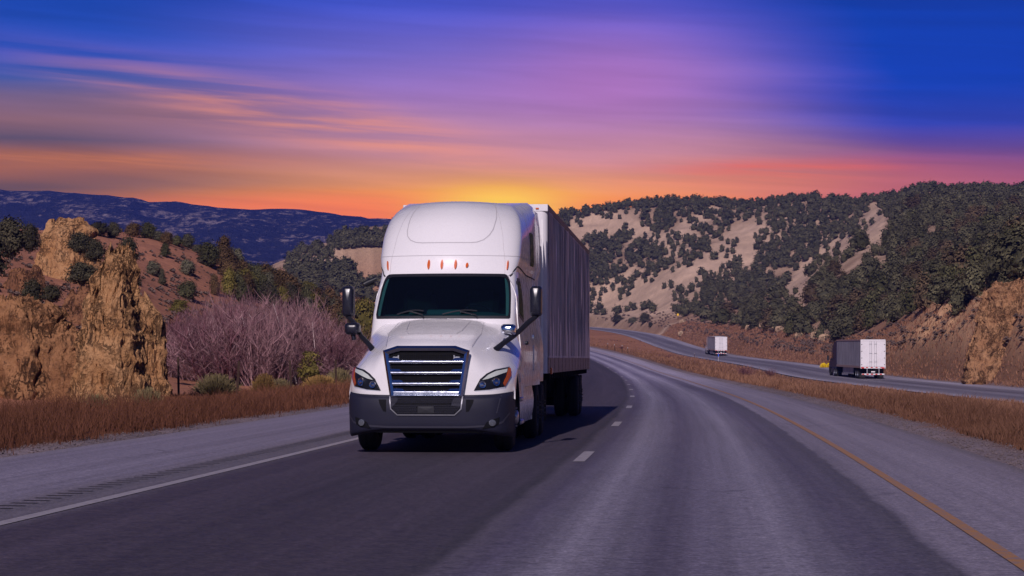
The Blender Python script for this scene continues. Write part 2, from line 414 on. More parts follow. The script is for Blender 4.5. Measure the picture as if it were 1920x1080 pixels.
# relief of its own: gullies on the hills, lumps on the slopes
amp=np.clip((np.minimum(dLr,dRr)-6)/40,0,1)*(~inmed)
far=sst(300,700,YY)
Z+=amp*(far*(2.0+2.5*sst(600,850,YY))*ridged(XX/85,YY/85,0,4,3)+1.0*fbm(XX/28,YY/28,0,4,5)*(1+1.0*far)+far*.9*ridged(XX/9,YY/14,0,3,6))
PXg=HX+F*XX/np.maximum(YY,1); PYg=HY-F*(Z-CAMZ)/np.maximum(YY,1)
cut=sst(1540,1680,PXg)*(1-sst(232,270,YY))*sst(.8,4,dRr)*(rLat>RW)
Z+=cut*(1.7*ridged(XX/7+.2*YY/8,YY/16,0,4,8)+.5*ridged(XX/2.2,YY/3.2,0,3,9)-.8)
lrk=sst(600,350,PXg)*0+(PXg<520)*sst(9,18,S0-sLat)*(1-sst(230,300,YY)); Z+=lrk*.25*fbm(XX/3.5,YY/3.5,0,3,12)
Z+=.05*fbm(XX/1.3,YY/1.3,0,3,15)*np.clip(np.minimum(dLr,dRr)/2,0,1)*(YY<200)
wl=sst(0.4,7,dLr)[...]; wr=np.where(rLat>RW,sst(0.4,3.5,dRr),sst(0.4,9,dRr))
Z=zL(YY)*(1-wl)+Z*wl; Z=zR(YY)*(1-wr)*1.0+Z*wr
Z-=.10*(1-sst(0,.6,np.minimum(dLr,dRr)))
# our road wins where the two blends meet
def gz(x,y):
    x=np.asarray(x,float); y=np.asarray(y,float); t=x/np.maximum(y,40)
    i=np.clip(np.searchsorted(Y_,y)-1,0,len(Y_)-2); j=np.clip(np.searchsorted(T_,t)-1,0,len(T_)-2)
    a=np.clip((y-Y_[i])/(Y_[i+1]-Y_[i]),0,1); b=np.clip((t-T_[j])/(T_[j+1]-T_[j]),0,1)
    return Z[i,j]*(1-a)*(1-b)+Z[i+1,j]*a*(1-b)+Z[i,j+1]*(1-a)*b+Z[i+1,j+1]*a*b
def hit(px,py,dmin=25,dmax=1300):
    """first ground point seen along the ray of a screen position"""
    d=np.concatenate([np.arange(dmin,300,.5),np.arange(300,dmax,2.)]); x=(px-HX)/F*d
    q=HY-F*(gz(x,d)-CAMZ)/d; k=np.argmax(q<=py)
    if q[k]>py: k=np.argmin(q)
    return float(x[k]),float(d[k]),float(gz(x[k],d[k]))
def ell(px,py,cx,cy,rx,ry,a):
    a=R(a); u=(px-cx)*math.cos(a)+(py-cy)*math.sin(a); v=-(px-cx)*math.sin(a)+(py-cy)*math.cos(a)
    return np.exp(-(u/rx)**2-(v/ry)**2)
PALE=[(1385,470,85,38,-38),(1180,548,80,42,0),(1290,520,70,22,-25),(1110,425,60,22,-15),(1200,440,70,22,25),(1300,420,60,14,-30),(1560,475,75,24,-42),(1640,430,18,40,10),(1500,540,40,20,-50),(1190,575,90,14,0),(640,480,46,10,20),(590,492,40,12,0)]
def pale(px,py): return np.clip(sum(ell(px,py,*q) for q in PALE),0,1)
PXg=HX+F*XX/np.maximum(YY,1); PYg=HY-F*(Z-CAMZ)/np.maximum(YY,1)
n1=fbm(XX/6,YY/6,0,4,21); n2=fbm(XX/1.2,YY/1.2,0,3,22); n3=fbm(XX/40,YY/40,0,3,23)
def cm(*c): return np.array(c)[None,None,:]
col=np.zeros(XX.shape+(3,))
soilL=cm(.38,.165,.098); soilR=cm(.33,.175,.105); cutc=cm(.64,.37,.20); palec=cm(.60,.415,.29); hillc=cm(.36,.235,.155); grassc=cm(.18,.088,.052); grav=cm(.21,.165,.18)
def bl(a,b,w): return a*(1-w[...,None])+b*w[...,None]
col=col+soilL; col=bl(col,soilR+0*col,((sLat>S1)).astype(float))
col=bl(col,hillc+0*col,sst(560,760,YY)*((PXg>1040)|(YY>500)))
col=bl(col,hillc+0*col,sst(300,380,YY)*sst(1500,1560,PXg))
pm=np.clip(pale(PXg,PYg)*1.7+.35*n1+.9*sst(.15,.5,fbm(XX/14,YY/14,0,4,27))*(PXg>1000),0,1)*sst(300,450,YY); col=bl(col,palec+0*col,pm)
col=bl(col,cutc+0*col,np.clip(cut*1.2,0,1))
dmin_=np.minimum(dLr,dRr)
gl=(1-sst(7,11,S0-sLat))*(sLat<S0)*(YY<300); gm=inmed*(1-sst(420,700,YY))*1.0; gr=(rLat>RW)*(1-sst(1.2,3.2,rLat-RW))*(YY<600)
col=bl(col,grassc+0*col,np.clip(gl+gm+gr*.7,0,1)); col=bl(col,cm(.34,.155,.085)+0*col,inmed*sst(220,420,YY))
verge=1-sst(.5,1.25,np.minimum(dLr,dRr*1.2)+.35*n2); col=bl(col,grav+0*col,verge*(YY<500))
dr=np.clip(1-np.abs((sLat-S1)-6.5-2.2*n1)/2.0,0,1)*0
col*=(1+.22*n1+.18*n2+.14*n3)[...,None]; col=np.clip(col,.01,.9)
gm_,gn,gp=newmat('dry_ground'); co=objco(gn)
fn_=gn.noise(co,1.7,6,.65); fn2=gn.noise(co,14,5,.65)
cc=gn.mix(1.0,gn.attr('Col'),gn.mapr(fn_,.25,.75,.72,1.28,False),'MULTIPLY'); cc=gn.mix(1.0,cc,gn.mapr(fn2,.3,.7,.75,1.25,False),'MULTIPLY')
gn.put(gp.inputs['Base Color'],cc); gp.inputs['Roughness'].default_value=.95; gp.inputs['Specular IOR Level'].default_value=.15
gn.put(gp.inputs['Normal'],gn.bump(gn.m('ADD',gn.noise(co,2.5,6,.7),gn.m('MULTIPLY',gn.noise(co,20,4,.6),.25)),.6,.12))
nY,nT=XX.shape
idx=(np.arange(nY-1)[:,None]*nT+np.arange(nT-1)[None,:]).ravel()
ground=mk('ground',np.stack([XX,YY,Z],-1).reshape(-1,3),np.stack([idx,idx+1,idx+nT+1,idx+nT],1),gm_,None,True,{'Col':col.reshape(-1,3)}); tag(ground,kind='structure',label='dry hills and valley floor either side of the highway')
# ------------------------------------------------------------------ road sheets
def ribbon(name,mat_,xf,zf,cf,s0,s1,ya,yb,dz,ns=30,step=2.0,lat0=0,kind='structure'):
    ys=np.arange(ya,yb+.01,step); s=np.linspace(s0,s1,ns)
    dxdy=(xf(ys+.5)-xf(ys-.5)); nrmx=1/np.sqrt(1+dxdy**2); nrmy=-dxdy*nrmx
    X=xf(ys)[:,None]+s[None,:]*nrmx[:,None]; Yq=ys[:,None]+s[None,:]*nrmy[:,None]; Zq=np.repeat(zf(ys)[:,None]+dz,ns,1)
    lat=np.repeat(s[None,:],len(ys),0)
    along=np.concatenate([[0],np.cumsum(np.hypot(np.diff(xf(ys)),np.diff(ys)))]); lon=np.repeat(along[:,None],ns,1)
    i=(np.arange(len(ys)-1)[:,None]*ns+np.arange(ns-1)[None,:]).ravel()
    o=mk(name,np.stack([X,Yq,Zq],-1).reshape(-1,3),np.stack([i,i+1,i+ns+1,i+ns],1),mat_,None,True,{'lat':lat.ravel(),'lon':lon.ravel()}); 
    return tag(o,kind=kind)
def roadmat(name,stops,s0,s1,track=.35,grain=1.0):
    m,n,p=newmat(name); co=objco(n); lat=n.attr('lat','Fac'); lon=n.attr('lon','Fac')
    wob=n.noise(co,.35,4,.6); latw=n.m('ADD',lat,n.m('MULTIPLY',n.m('SUBTRACT',wob,.5),.24))
    base=n.ramp(n.m('DIVIDE',n.m('SUBTRACT',latw,s0),s1-s0),[((q-s0)/(s1-s0),c_) for q,c_ in stops])
    v=n.new('ShaderNodeCombineXYZ'); n.put(v.inputs[0],n.m('MULTIPLY',lat,5.0)); n.put(v.inputs[1],n.m('MULTIPLY',lon,.035))
    streak=n.noise(v.outputs[0],1.0,6,.65)
    v2=n.new('ShaderNodeCombineXYZ'); n.put(v2.inputs[0],n.m('MULTIPLY',lat,.7)); n.put(v2.inputs[1],n.m('MULTIPLY',lon,.02)); v2.inputs[2].default_value=3.1
    big=n.noise(v2.outputs[0],1.0,4,.6)
    g1=n.noise(co,38,5,.75); g2=n.noise(co,5,5,.65)
    c_=n.mix(1.0,base,n.mapr(streak,.25,.75,1-.32*track,1+.38*track,False),'MULTIPLY')
    c_=n.mix(1.0,c_,n.mapr(big,.25,.75,1-.3*track,1+.35*track,False),'MULTIPLY')
    c_=n.mix(1.0,c_,n.mapr(g1,.3,.7,1-.34*grain,1+.34*grain,False),'MULTIPLY'); c_=n.mix(1.0,c_,n.mapr(g2,.3,.7,.86,1.14,False),'MULTIPLY')
    sp1=n.noise(co,15,3,.8); sp2=n.vor(co,26); c_=n.mix(1.0,c_,n.m('MULTIPLY',n.mapr(sp1,.34,.66,.70,1.32,False),n.mapr(sp2,.0,.5,1.22,.86,False)),'MULTIPLY')
    if name=='worn_asphalt': c_=n.mix(1.0,c_,n.m('MULTIPLY_ADD',n.m('MULTIPLY',n.mapr(lon,125,270),n.mapr(lat,-.4,.4)),.75,1.0),'MULTIPLY')   # further stretch lightened in colour to imitate grazing-view brightness
    # fine cracks, sparse
    ck=n.vor(n.scale(co,(1,.35,1)),.35,'DISTANCE_TO_EDGE'); wv=n.noise(co,2.5,4,.7); ckm=n.m('MULTIPLY',n.mapr(n.m('ADD',ck,n.m('MULTIPLY',n.m('SUBTRACT',wv,.5),.10)),.0,.008,1,0),n.mapr(n.noise(co,.13,2),.5,.62))
    c_=n.mix(n.m('MULTIPLY',ckm,.3),c_,(.03,.026,.035))
    n.put(p.inputs['Base Color'],c_); n.put(p.inputs['Roughness'],n.mapr(g2,.3,.7,.62,.85)); p.inputs['Specular IOR Level'].default_value=.42
    n.put(p.inputs['Normal'],n.bump(n.m('ADD',g1,n.noise(co,120,2,.5)),.35,.008))
    return m
sh=(.215,.187,.25); ln_=(.058,.043,.066); rl_=(.104,.087,.138)
RS=[(-8.1,(.22,.19,.23)),(-7.6,sh),(-5.3,(.235,.207,.275)),(-4.95,(.18,.155,.19)),(-4.7,(.13,.115,.14)),(-4.4,(.15,.13,.16)),(-3.9,ln_),(-3.2,(.070,.053,.078)),(-2.2,(.052,.040,.060)),(-1.1,(.068,.052,.076)),(-.32,(.058,.046,.068)),(-.16,(.05,.042,.057)),(-.05,(.105,.088,.12)),(.25,rl_),(.75,(.245,.222,.290)),(1.4,(.115,.098,.15)),(2.3,(.235,.213,.280)),(2.9,(.108,.092,.14)),(3.38,(.105,.092,.125)),(3.44,(.225,.197,.255)),(4.6,(.235,.205,.26)),(5.5,(.20,.17,.21)),(5.75,(.17,.14,.15))]
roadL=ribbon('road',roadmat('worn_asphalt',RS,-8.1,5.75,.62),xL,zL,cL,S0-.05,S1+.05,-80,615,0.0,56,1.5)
RS2=[(0,(.36,.33,.40)),(1.1,(.33,.30,.37)),(1.7,(.20,.18,.22)),(3,(.15,.13,.165)),(4.6,(.21,.19,.235)),(6.4,(.14,.12,.155)),(8.2,(.19,.17,.21)),(8.9,(.32,.29,.36)),(11,(.34,.31,.38))]
roadR=ribbon('road',roadmat('worn_asphalt_far',RS2,0,11,.9),xR,zR,cR,0,RW,-80,985,0.0,24,2.0)
def paint(name,c_,wear):
    m,n,p=newmat(name); co=objco(n); a=n.noise(co,9,6,.7)
    cc=n.mix(n.mapr(a,.42,.70,0,wear),c_,(.2,.17,.21)); n.put(p.inputs['Base Color'],cc); p.inputs['Roughness'].default_value=.7; p.inputs['Specular IOR Level'].default_value=.3; return m
white=paint('worn_white_paint',(.34,.31,.34),.8); yellow=paint('worn_yellow_paint',(.38,.19,.075),.95); rub=simple('rumble_dark',(.055,.047,.06),.9)
def marks(name,m,parts,kind='structure'):
    V=[];Fs=[];n0=0
    for xf,zf,s0,s1,ya,yb,step in parts:
        ys=np.linspace(ya,yb,max(2,int((yb-ya)/step)+1)); dxdy=xf(ys+.5)-xf(ys-.5); nx=1/np.sqrt(1+dxdy**2); ny=-dxdy*nx
        for s in (s0,s1): V.append(np.stack([xf(ys)+s*nx,ys+s*ny,zf(ys)+.006],1))
        k=len(ys); i=np.arange(k-1); Fs.append(np.stack([n0+i,n0+k+i,n0+k+i+1,n0+i+1],1)); n0+=2*k
    o=mk(name,np.concatenate(V),np.concatenate(Fs),m); return tag(o,kind=kind)
dash=[29.1,43.6,59,75.5,92,110,130,152,176,202,230]
marks('road_markings',white,[(xL,zL,-.02,.14,d-1.3,d+1.7,.8) for d in dash]+[(xL,zL,-4.28,-4.13,-60,600,2)]+[(xR,zR,1.15,1.35,-60,970,2),(xR,zR,8.55,8.75,-60,970,2)]+[(xR,zR,4.9,5.05,d,d+3,1) for d in range(60,900,12)])
marks('road_markings',yellow,[(xL,zL,3.81,3.92,-60,600,2)])
marks('rumble_strip',rub,[(xL,zL,-4.95,-4.68,y,y+.07,.07) for y in np.arange(10,60,.36)])
# ================================================================== the white highway truck
paintw=simple('white_truck_paint',(.80,.775,.79),.28,0,.5,.02,2,coat=.6)
plast=simple('dark_grey_plastic',(.014,.014,.030),.6,0,.28,.12,30,bump=.15)
black=simple('black_plastic',(.012,.012,.018),.45,0,.4,.15,12)
rubber=simple('tyre_rubber',(.016,.015,.018),.8,0,.3,.25,14,bump=.3)
chrome=simple('chrome',(.74,.78,.86),.09,1,.5,.05,5)
alloy=simple('brushed_alloy',(.50,.50,.53),.35,1,.5,.1,9)
seamm=simple('panel_seam',(.48,.46,.48),.6); gapm=simple('dark_gap',(.006,.006,.009),.8,0,.15)
amber=simple('amber_lens',(.60,.10,.008),.2,0,.6,.15,20,coat=.5); redl=simple('red_lens',(.55,.02,.015),.3,0,.5,.1,20)
drl=simple('daylight_lens',(.86,.86,.74),.25,0,.5,.04,8,coat=.5)
interior=simple('cab_lining',(.012,.014,.022),.85); dashm=simple('dashboard',(.13,.27,.30),.6,0,.4,.35,5)
def glassmat(name,tint,alpha):
    m,n,p=newmat(name); t=n.new('ShaderNodeBsdfTransparent'); t.inputs[0].default_value=(*tint,1)
    p.inputs['Base Color'].default_value=(.004,.006,.012,1); p.inputs['Roughness'].default_value=.03; p.inputs['Specular IOR Level'].default_value=.5
    d=n.noise(objco(n),2.2,4); mx=n.new('ShaderNodeMixShader'); n.put(mx.inputs[0],n.mapr(d,.2,.8,alpha-.03,alpha+.03)); n.l.new(t.outputs[0],mx.inputs[1]); n.l.new(p.outputs[0],mx.inputs[2])
    n.l.new(mx.outputs[0],n.n['Material Output'].inputs[0]); return m
glass=glassmat('windscreen_glass',(.30,.62,.62),.55); sglass=glassmat('tinted_side_glass',(.2,.3,.3),.8); lensg=glassmat('clear_lens',(.9,.93,.97),.12)
# trailer sides: dull ribbed metal, vertical grime and sun streaks painted into the colour
def trailermat(name,base,dirt):
    m,n,p=newmat(name); co=objco(n); s=n.scale(co,(1,3.2,.22)); a=n.noise(s,1.6,5,.7); s2=n.scale(co,(1,1.2,.6)); b=n.noise(s2,.8,4,.6)
    c_=n.mix(n.mapr(a,.40,.66),base,dirt); c_=n.mix(1.0,c_,n.mapr(b,.3,.7,.75,1.2,False),'MULTIPLY')
    n.put(p.inputs['Base Color'],c_); p.inputs['Metallic'].default_value=.25; n.put(p.inputs['Roughness'],n.mapr(a,.3,.7,.42,.7))
    rip=n.noise(n.scale(co,(1,2.6,.25)),1.0,3,.5); n.put(p.inputs['Normal'],n.bump(rip,.55,.05)); return m
tside=trailermat('weathered_sunstreak_side',(.74,.66,.69),(.44,.38,.41))
twhite=simple('white_trailer_wall',(.72,.69,.72),.5,0,.4,.05,2,dirt=(1.3,.35,(.4,.33,.32)))
TH=4.8
truck=empty('semi_truck',(-1.247,30.0,0.0),-R(TH),'large white semi truck with chrome grille driving toward us in the near lane','semi truck')
# ---- cab: horizontal slices
ZK=[.95,1.5,2.0,2.4,2.75,2.9,3.02,3.3,3.6,3.78,3.89,3.97,4.0]
YF=[1.90,1.86,1.84,2.12,2.40,2.46,2.50,2.68,2.94,3.20,3.44,3.72,4.02]
WW=[1.17,1.18,1.13,1.11,1.08,1.11,1.13,1.13,1.09,1.02,.94,.84,.74]
BK=[.16,.16,.17,.20,.22,.24,.25,.26,.27,.27,.27,.27,.27]
RCX=[.14,.14,.14,.15,.17,.20,.23,.28,.32,.33,.32,.30,.26]
def ct(K): return lambda z: float(pch(ZK,K,np.array([z]))[0])
fyf,fw,fb,frc=ct(YF),ct(WW),ct(BK),ct(RCX)
YBK=5.92
def cab(s,z):
    sg=1 if s>=0 else -1; a=abs(s); w=fw(z); rc=frc(z); yf=fyf(z); b=fb(z); w2=float(np.interp(z,[0,3,3.5,3.8,3.92,4.0],[w+.07,w+.07,1.19,1.17,1.12,1.02])); x1=w-rc; ye=yf+b+rc*1.5
    if a<=1: return (sg*a*x1, yf+b*a*a, z)
    if a<=2:
        t=a-1; sl=2*b/x1; cx,cy=w,yf+b+sl*rc
        return (sg*((1-t)**2*x1+2*t*(1-t)*cx+t*t*w),(1-t)**2*(yf+b)+2*t*(1-t)*cy+t*t*ye,z)
    t=a-2; return (sg*(w+(w2-w)*min(1,t*1.3)**.85),ye+(YBK-ye)*t,z+.11*t*float(sst(3.3,3.95,z)))
def side_s(y,z):   # s on the flank for a given y
    w=fw(z); rc=frc(z); ye=fyf(z)+fb(z)+rc*1.5; return 2+(y-ye)/(YBK-ye)
SS=np.concatenate([np.linspace(-3,-2,9)[:-1],np.linspace(-2,-1,9)[:-1],np.linspace(-1,1,21)[:-1],np.linspace(1,2,9)[:-1],np.linspace(2,3,9)])
ZZ=np.concatenate([np.linspace(.95,2.0,8)[:-1],np.linspace(2.0,2.06,2)[:-1],np.linspace(2.06,2.70,9)[:-1],np.linspace(2.70,3.02,5)[:-1],np.linspace(3.02,3.8,11)[:-1],np.linspace(3.8,4.0,9)])
P=np.array([[cab(s,z) for s in SS] for z in ZZ])
skip=np.zeros((len(ZZ)-1,len(SS)-1),bool)
for i in range(len(ZZ)-1):
    for j in range(len(SS)-1):
        zc=(ZZ[i]+ZZ[i+1])/2; s_=(SS[j]+SS[j+1])/2
        if 2.06<zc<2.70 and abs(s_)<1.02: skip[i,j]=True
m=MB(); m.grid(P,skip=skip)
k=len(SS); top=P[-1]; m.grid(np.array([[top[j] for j in range(k//2+1)],[top[k-1-j] for j in range(k//2+1)]]))
m.grid(np.array([[P[i][0] for i in range(len(ZZ))],[P[i][-1] for i in range(len(ZZ))]]))
m.build('cab',paintw,truck,50)
# cab interior seen through the glass
m=MB(); m.box(-.98,.98,3.35,3.4,1.5,2.9); m.box(-1.0,-.97,2.75,3.4,1.5,2.72); m.box(.97,1.0,2.75,3.4,1.5,2.72); m.box(-.95,.95,2.85,3.4,2.72,2.76)
for x in (-.5,.5): m.box(x-.27,x+.27,3.05,3.3,1.7,2.5,bev=.08)
m.build('cab_interior',interior,truck)
m=MB(); q=np.array([[(x,1.86+.17*(x/1.0)**2+.06+.62*v,2.055+.06*v-.10*max(0,v-.7)+(.05*sst(.2,.5,x)*sst(.95,.7,x)*v)) for x in np.linspace(-.97,.97,25)] for v in np.linspace(0,1,7)]); m.grid(q); m.box(-.3,.25,2.35,2.6,2.05,2.17,bev=.03); m.box(-.55,-.42,2.1,2.3,2.08,2.13,bev=.02)
m.build('dashboard',dashm,truck,40)
m=MB(); m.tube([(.47+.23*math.cos(a),2.62+.10*math.sin(a),2.06+.20*math.sin(a)) for a in np.linspace(0,2*math.pi,33)],.017,8,cap=False); m.tube([(.26,2.62,2.06),(.68,2.62,2.06)],.014,6); m.build('steering_wheel',plast,truck,60)
# windscreen: black surround then glass
WO=rrect(-1.28,1.28,2.02,2.735,[(.10,.06),(.10,.06),(.30,.17),(.30,.17)],7)
WI=rrect(-1.17,1.17,2.055,2.685,[(.10,.05),(.10,.05),(.27,.15),(.27,.15)],7)
n=len(WO); assert len(WI)==n or True
def ring(mb,o1,o2,fn,o_out,o_in,m=0):
    k=64
    def rs(o):
        o=np.array(o+[o[0]]); d=np.concatenate([[0],np.cumsum(np.linalg.norm(np.diff(o,axis=0),axis=1))]); t=np.linspace(0,d[-1],k,endpoint=False)
        return np.stack([np.interp(t,d,o[:,0]),np.interp(t,d,o[:,1])],1)
    a,b=rs(o1),rs(o2); V=[on(fn,*p,-.01) for p in a]+[on(fn,*p,o_out) for p in a]+[on(fn,*p,o_in) for p in b]+[on(fn,*p,o_in-.03) for p in b]
    mb.add(V,[(r*k+j,r*k+(j+1)%k,(r+1)*k+(j+1)%k,(r+1)*k+j) for r in range(3) for j in range(k)],m)
m=MB(); ring(m,WO,WI,cab,.010,.016); m.build('windshield_seal',black,truck,50)
m=MB(); m.patch(WI,cab,.009,8,lip=0.0); m.build('windshield',glass,truck,60)
for x0,x1,sg in ((-.70,-.28,1),(.02,.55,1)):
    m=MB(); pts=[on(cab,x0+(x1-x0)*t,2.065+.055*math.sin(t*2.2),.05) for t in np.linspace(0,1,7)]; m.tube(pts,[.012]*7,6)
    m.tube([on(cab,x1,2.03,.03),on(cab,x1-.02,2.06,.05),on(cab,(x0+x1)/2,2.10,.06)],.013,6); m.build('wiper',black,truck,50)
# seams, roof panel, lights
def arcpts(pts,r=.1): return dens(pts,.06,False)
m=MB()
rp=[(-.97,3.95),(-.93,3.8),(-.88,3.6),(-.845,3.45),(-.80,3.36),(-.72,3.29),(-.60,3.25),(-.48,3.24),(.42,3.24),(.54,3.25),(.66,3.29),(.77,3.37),(.86,3.47),(.96,3.65),(1.05,3.83),(1.10,3.95)]
m.strip(dens(rp,.06,False),cab,.003,.016)
m.strip(dens([(-2.9,3.03),(2.4,3.03)],.08,False),cab,.003,.010)
m.strip(dens([(-1.02,2.74),(-1.0,3.02),(-1.05,3.9)],.06,False),cab,.003,.006); m.strip(dens([(1.02,2.74),(1.0,3.02),(1.05,3.9)],.06,False),cab,.003,.006)
m.build('panel_seam',seamm,truck)
for sg in (-1,1):
    m=MB(); m.strip(dens([(sg*1.27,2.70),(sg*1.42,2.73),(sg*1.55,2.80),(sg*1.75,2.86),(sg*2.0,2.865),(sg*2.15,2.84),(sg*2.45,2.775),(sg*2.98,2.765)],.06,False),cab,.004,.022); m.build('door_seal',gapm,truck)
for s_,z_,h_ in ((-1.13,2.875,.15),(-.30,2.88,.15),(-.07,2.88,.15),(.165,2.88,.15),(.36,2.865,.075),(1.10,2.875,.15)):
    m=MB(); w_=.042/ (fw(2.88)-frc(2.88)); o=[(s_+w_*.5*math.cos(a)+(z_-2.88)*0+.35*w_*math.sin(a)*(-1 if s_<-.9 else (.5 if s_<.9 else .0))*.6,z_+h_/2*math.sin(a)) for a in np.linspace(0,2*math.pi,18,endpoint=False)]
    V0=lambda a,b: cab(a,b); m.patch(o,cab,.03,3,lip=.035); m.build('marker_light',amber,truck,40)
# doors with windows
for sg in (-1,1):
    fs=lambda y,z,sg=sg: cab(sg*side_s(y,z) if y>fyf(z)+fb(z)+frc(z)*1.5 else sg*(1+max(0,(y-fyf(z)-fb(z))/(frc(z)*1.5))),z)
    m=MB(); m.patch(dens([(2.36,1.02),(3.30,1.02),(3.30,2.70),(3.18,2.78),(2.78,2.78),(2.62,2.70),(2.36,2.12)],.15),fs,.012,5,lip=.02); d=m.build('door',paintw,truck,50)
    m=MB(); m.patch(dens([(2.50,2.08),(3.14,1.98),(3.19,2.05),(3.19,2.62),(3.12,2.68),(2.86,2.68),(2.76,2.62)],.15),fs,.020,4,lip=.02); m.build('door_window_seal',black,d,50)
    m=MB(); m.patch(dens([(2.55,2.12),(3.10,2.03),(3.14,2.08),(3.14,2.58),(3.08,2.63),(2.90,2.63),(2.80,2.58)],.15),fs,.026,4,lip=.02); m.build('door_window',sglass,d,50)
    m=MB(); m.box(sg*1.22-.03,sg*1.22+.03,3.08,3.25,1.62,1.68,bev=.015); m.build('door_handle',black,d,50)
    # sleeper: seam lines, small window, vent hatch, trailing fairing
    m=MB(); m.strip(dens([(3.36,1.0),(3.36,2.70)],.1,False),fs,.004,.014); m.strip(dens([(4.35,1.0),(4.35,3.9)],.1,False),fs,.004,.020); m.strip(dens([(5.2,1.0),(5.2,3.8)],.1,False),fs,.004,.014); m.build('panel_seam',seamm,truck)
    m=MB(); m.patch(rrect(4.55,5.05,2.95,3.5,.08,4),fs,.010,3); m.build('sleeper_window',sglass,truck,50)
    m=MB(); m.patch(rrect(4.5,5.1,1.2,1.62,.04,3),fs,.012,3); m.build('luggage_hatch',paintw,truck,50)
    m=MB(); m.patch(rrect(4.62,4.72,1.72,1.80,.02,3),fs,.02,2); m.build('hatch_latch',chrome,truck,50)
    q=np.array([[cab(sg*3,z) if t==0 else (cab(sg*3,z)[0]+sg*.02*t,YBK+.52*t,cab(sg*3,z)[2]) for t in (0,.5,1)] for z in np.linspace(1.0,3.86,14)]); m=MB(); m.grid(q); m.grid(q+np.array([-sg*.03,0,0])); m.box(min(q[0,-1,0],q[0,-1,0]-sg*.03),max(q[0,-1,0],q[0,-1,0]-sg*.03),YBK+.515,YBK+.53,1.0,3.86); m.build('side_extender',plast if False else paintw,truck,40)
m=MB(); q=np.array([[(x,YBK-.02+.5*t,4.105-.01*t-.12*max(0,abs(x)-.85)) for x in np.linspace(-1.05,1.05,15)] for t in (0,.5,1)]); m.grid(q); m.grid(q-np.array([0,0,.04])); m.build('roof_fairing',paintw,truck,40)
# ---- hood
HXK=[0,.30,.60,.72,.86,1.0,1.12,1.2,1.235]
HP=[[(.00,.80),(.00,1.2),(.03,1.52),(.14,1.645),(.70,1.80),(1.30,1.93),(1.95,2.035)],
[(.01,.80),(.01,1.2),(.04,1.52),(.15,1.64),(.70,1.79),(1.30,1.92),(1.96,2.03)],
[(.05,.80),(.05,1.2),(.09,1.50),(.21,1.60),(.72,1.76),(1.30,1.89),(1.98,2.005)],
[(.08,.80),(.08,1.15),(.14,1.38),(.32,1.53),(.80,1.69),(1.30,1.83),(2.0,1.955)],
[(.13,.80),(.14,1.10),(.25,1.29),(.46,1.44),(.88,1.62),(1.32,1.785),(2.02,1.955)],
[(.22,.80),(.24,1.08),(.36,1.24),(.58,1.37),(.92,1.475),(1.34,1.62),(2.06,1.90)],
[(.36,.80),(.38,1.05),(.50,1.20),(.72,1.32),(1.0,1.39),(1.38,1.47),(2.12,1.78)],
[(.52,.80),(.54,1.02),(.64,1.16),(.85,1.27),(1.1,1.33),(1.42,1.37),(2.18,1.58)],
[(.64,.80),(.66,.98),(.76,1.10),(.95,1.20),(1.15,1.255),(1.45,1.28),(2.25,1.42)]]
HP=np.array(HP); _vk=np.linspace(0,1,7)
def hood(x,v):
    a=abs(x); k=np.array([pch(HXK,HP[:,i,c],np.array([a]))[0] for i in range(7) for c in (0,1)]).reshape(7,2)
    return (x,float(pch(_vk,k[:,0],np.array([v]))[0]),float(pch(_vk,k[:,1],np.array([v]))[0]))
HXS=np.concatenate([-np.linspace(1.235,.6,21)[:-1],np.linspace(-.6,.6,17),np.linspace(.6,1.235,21)[1:]]); HVS=np.linspace(0,1,41)
HG=np.array([[hood(x,v) for x in HXS] for v in HVS])
_wv=sst(.30,.55,HVS)[1:-1,None]*sst(1.235,1.15,np.abs(HXS))[None,1:-1]
for _ in range(40):
    a=(HG[1:-1,:-2]+HG[1:-1,2:]+HG[:-2,1:-1]+HG[2:,1:-1])/4-HG[1:-1,1:-1]; a[:,:,0]=0; HG[1:-1,1:-1]+=a*.6*_wv[...,None]
m=MB(); m.grid(HG)
for j,sg in ((0,-1),(-1,1)):   # flank down to the wheel arch
    e=HG[:,j]; rows=[]
    for p in e:
        y=p[1]; zb=.80
        if abs(y-1.32)<.66: zb=max(.80,.52+math.sqrt(max(0,.66**2-(y-1.32)**2)))
        zb=min(zb,p[2]-.01); rows.append([(p[0]+sg*.012*math.sin(math.pi*t*.8),y,p[2]+(zb-p[2])*t) for t in np.linspace(0,1,6)])
    m.grid(np.array(rows))
hoodo=m.build('hood',paintw,truck,42)
def hz(x,z,grid=np.linspace(0,.75,76)):   # hood point at height z on the nose
    z=float(z); x=float(np.clip(x,-1.235,1.235))
    a=abs(x); k=np.array([pch(HXK,HP[:,i,c],np.array([a]))[0] for i in range(7) for c in (0,1)]).reshape(7,2)
    zz=pch(_vk,k[:,1],grid); yy=pch(_vk,k[:,0],grid); return (x,float(np.interp(z,zz,yy)),z)
m=MB()
for pts in ([(-.66,.97),(-.70,.75),(-.635,.50)],[(.66,.97),(.70,.75),(.635,.50)],[(-.47,.93),(-.42,.72),(-.36,.655),(0,.64),(.36,.655),(.42,.72),(.47,.93)]):
    m.strip(dens(pts,.06,False),hood,.003,.009)
m.build('panel_seam',seamm,hoodo)
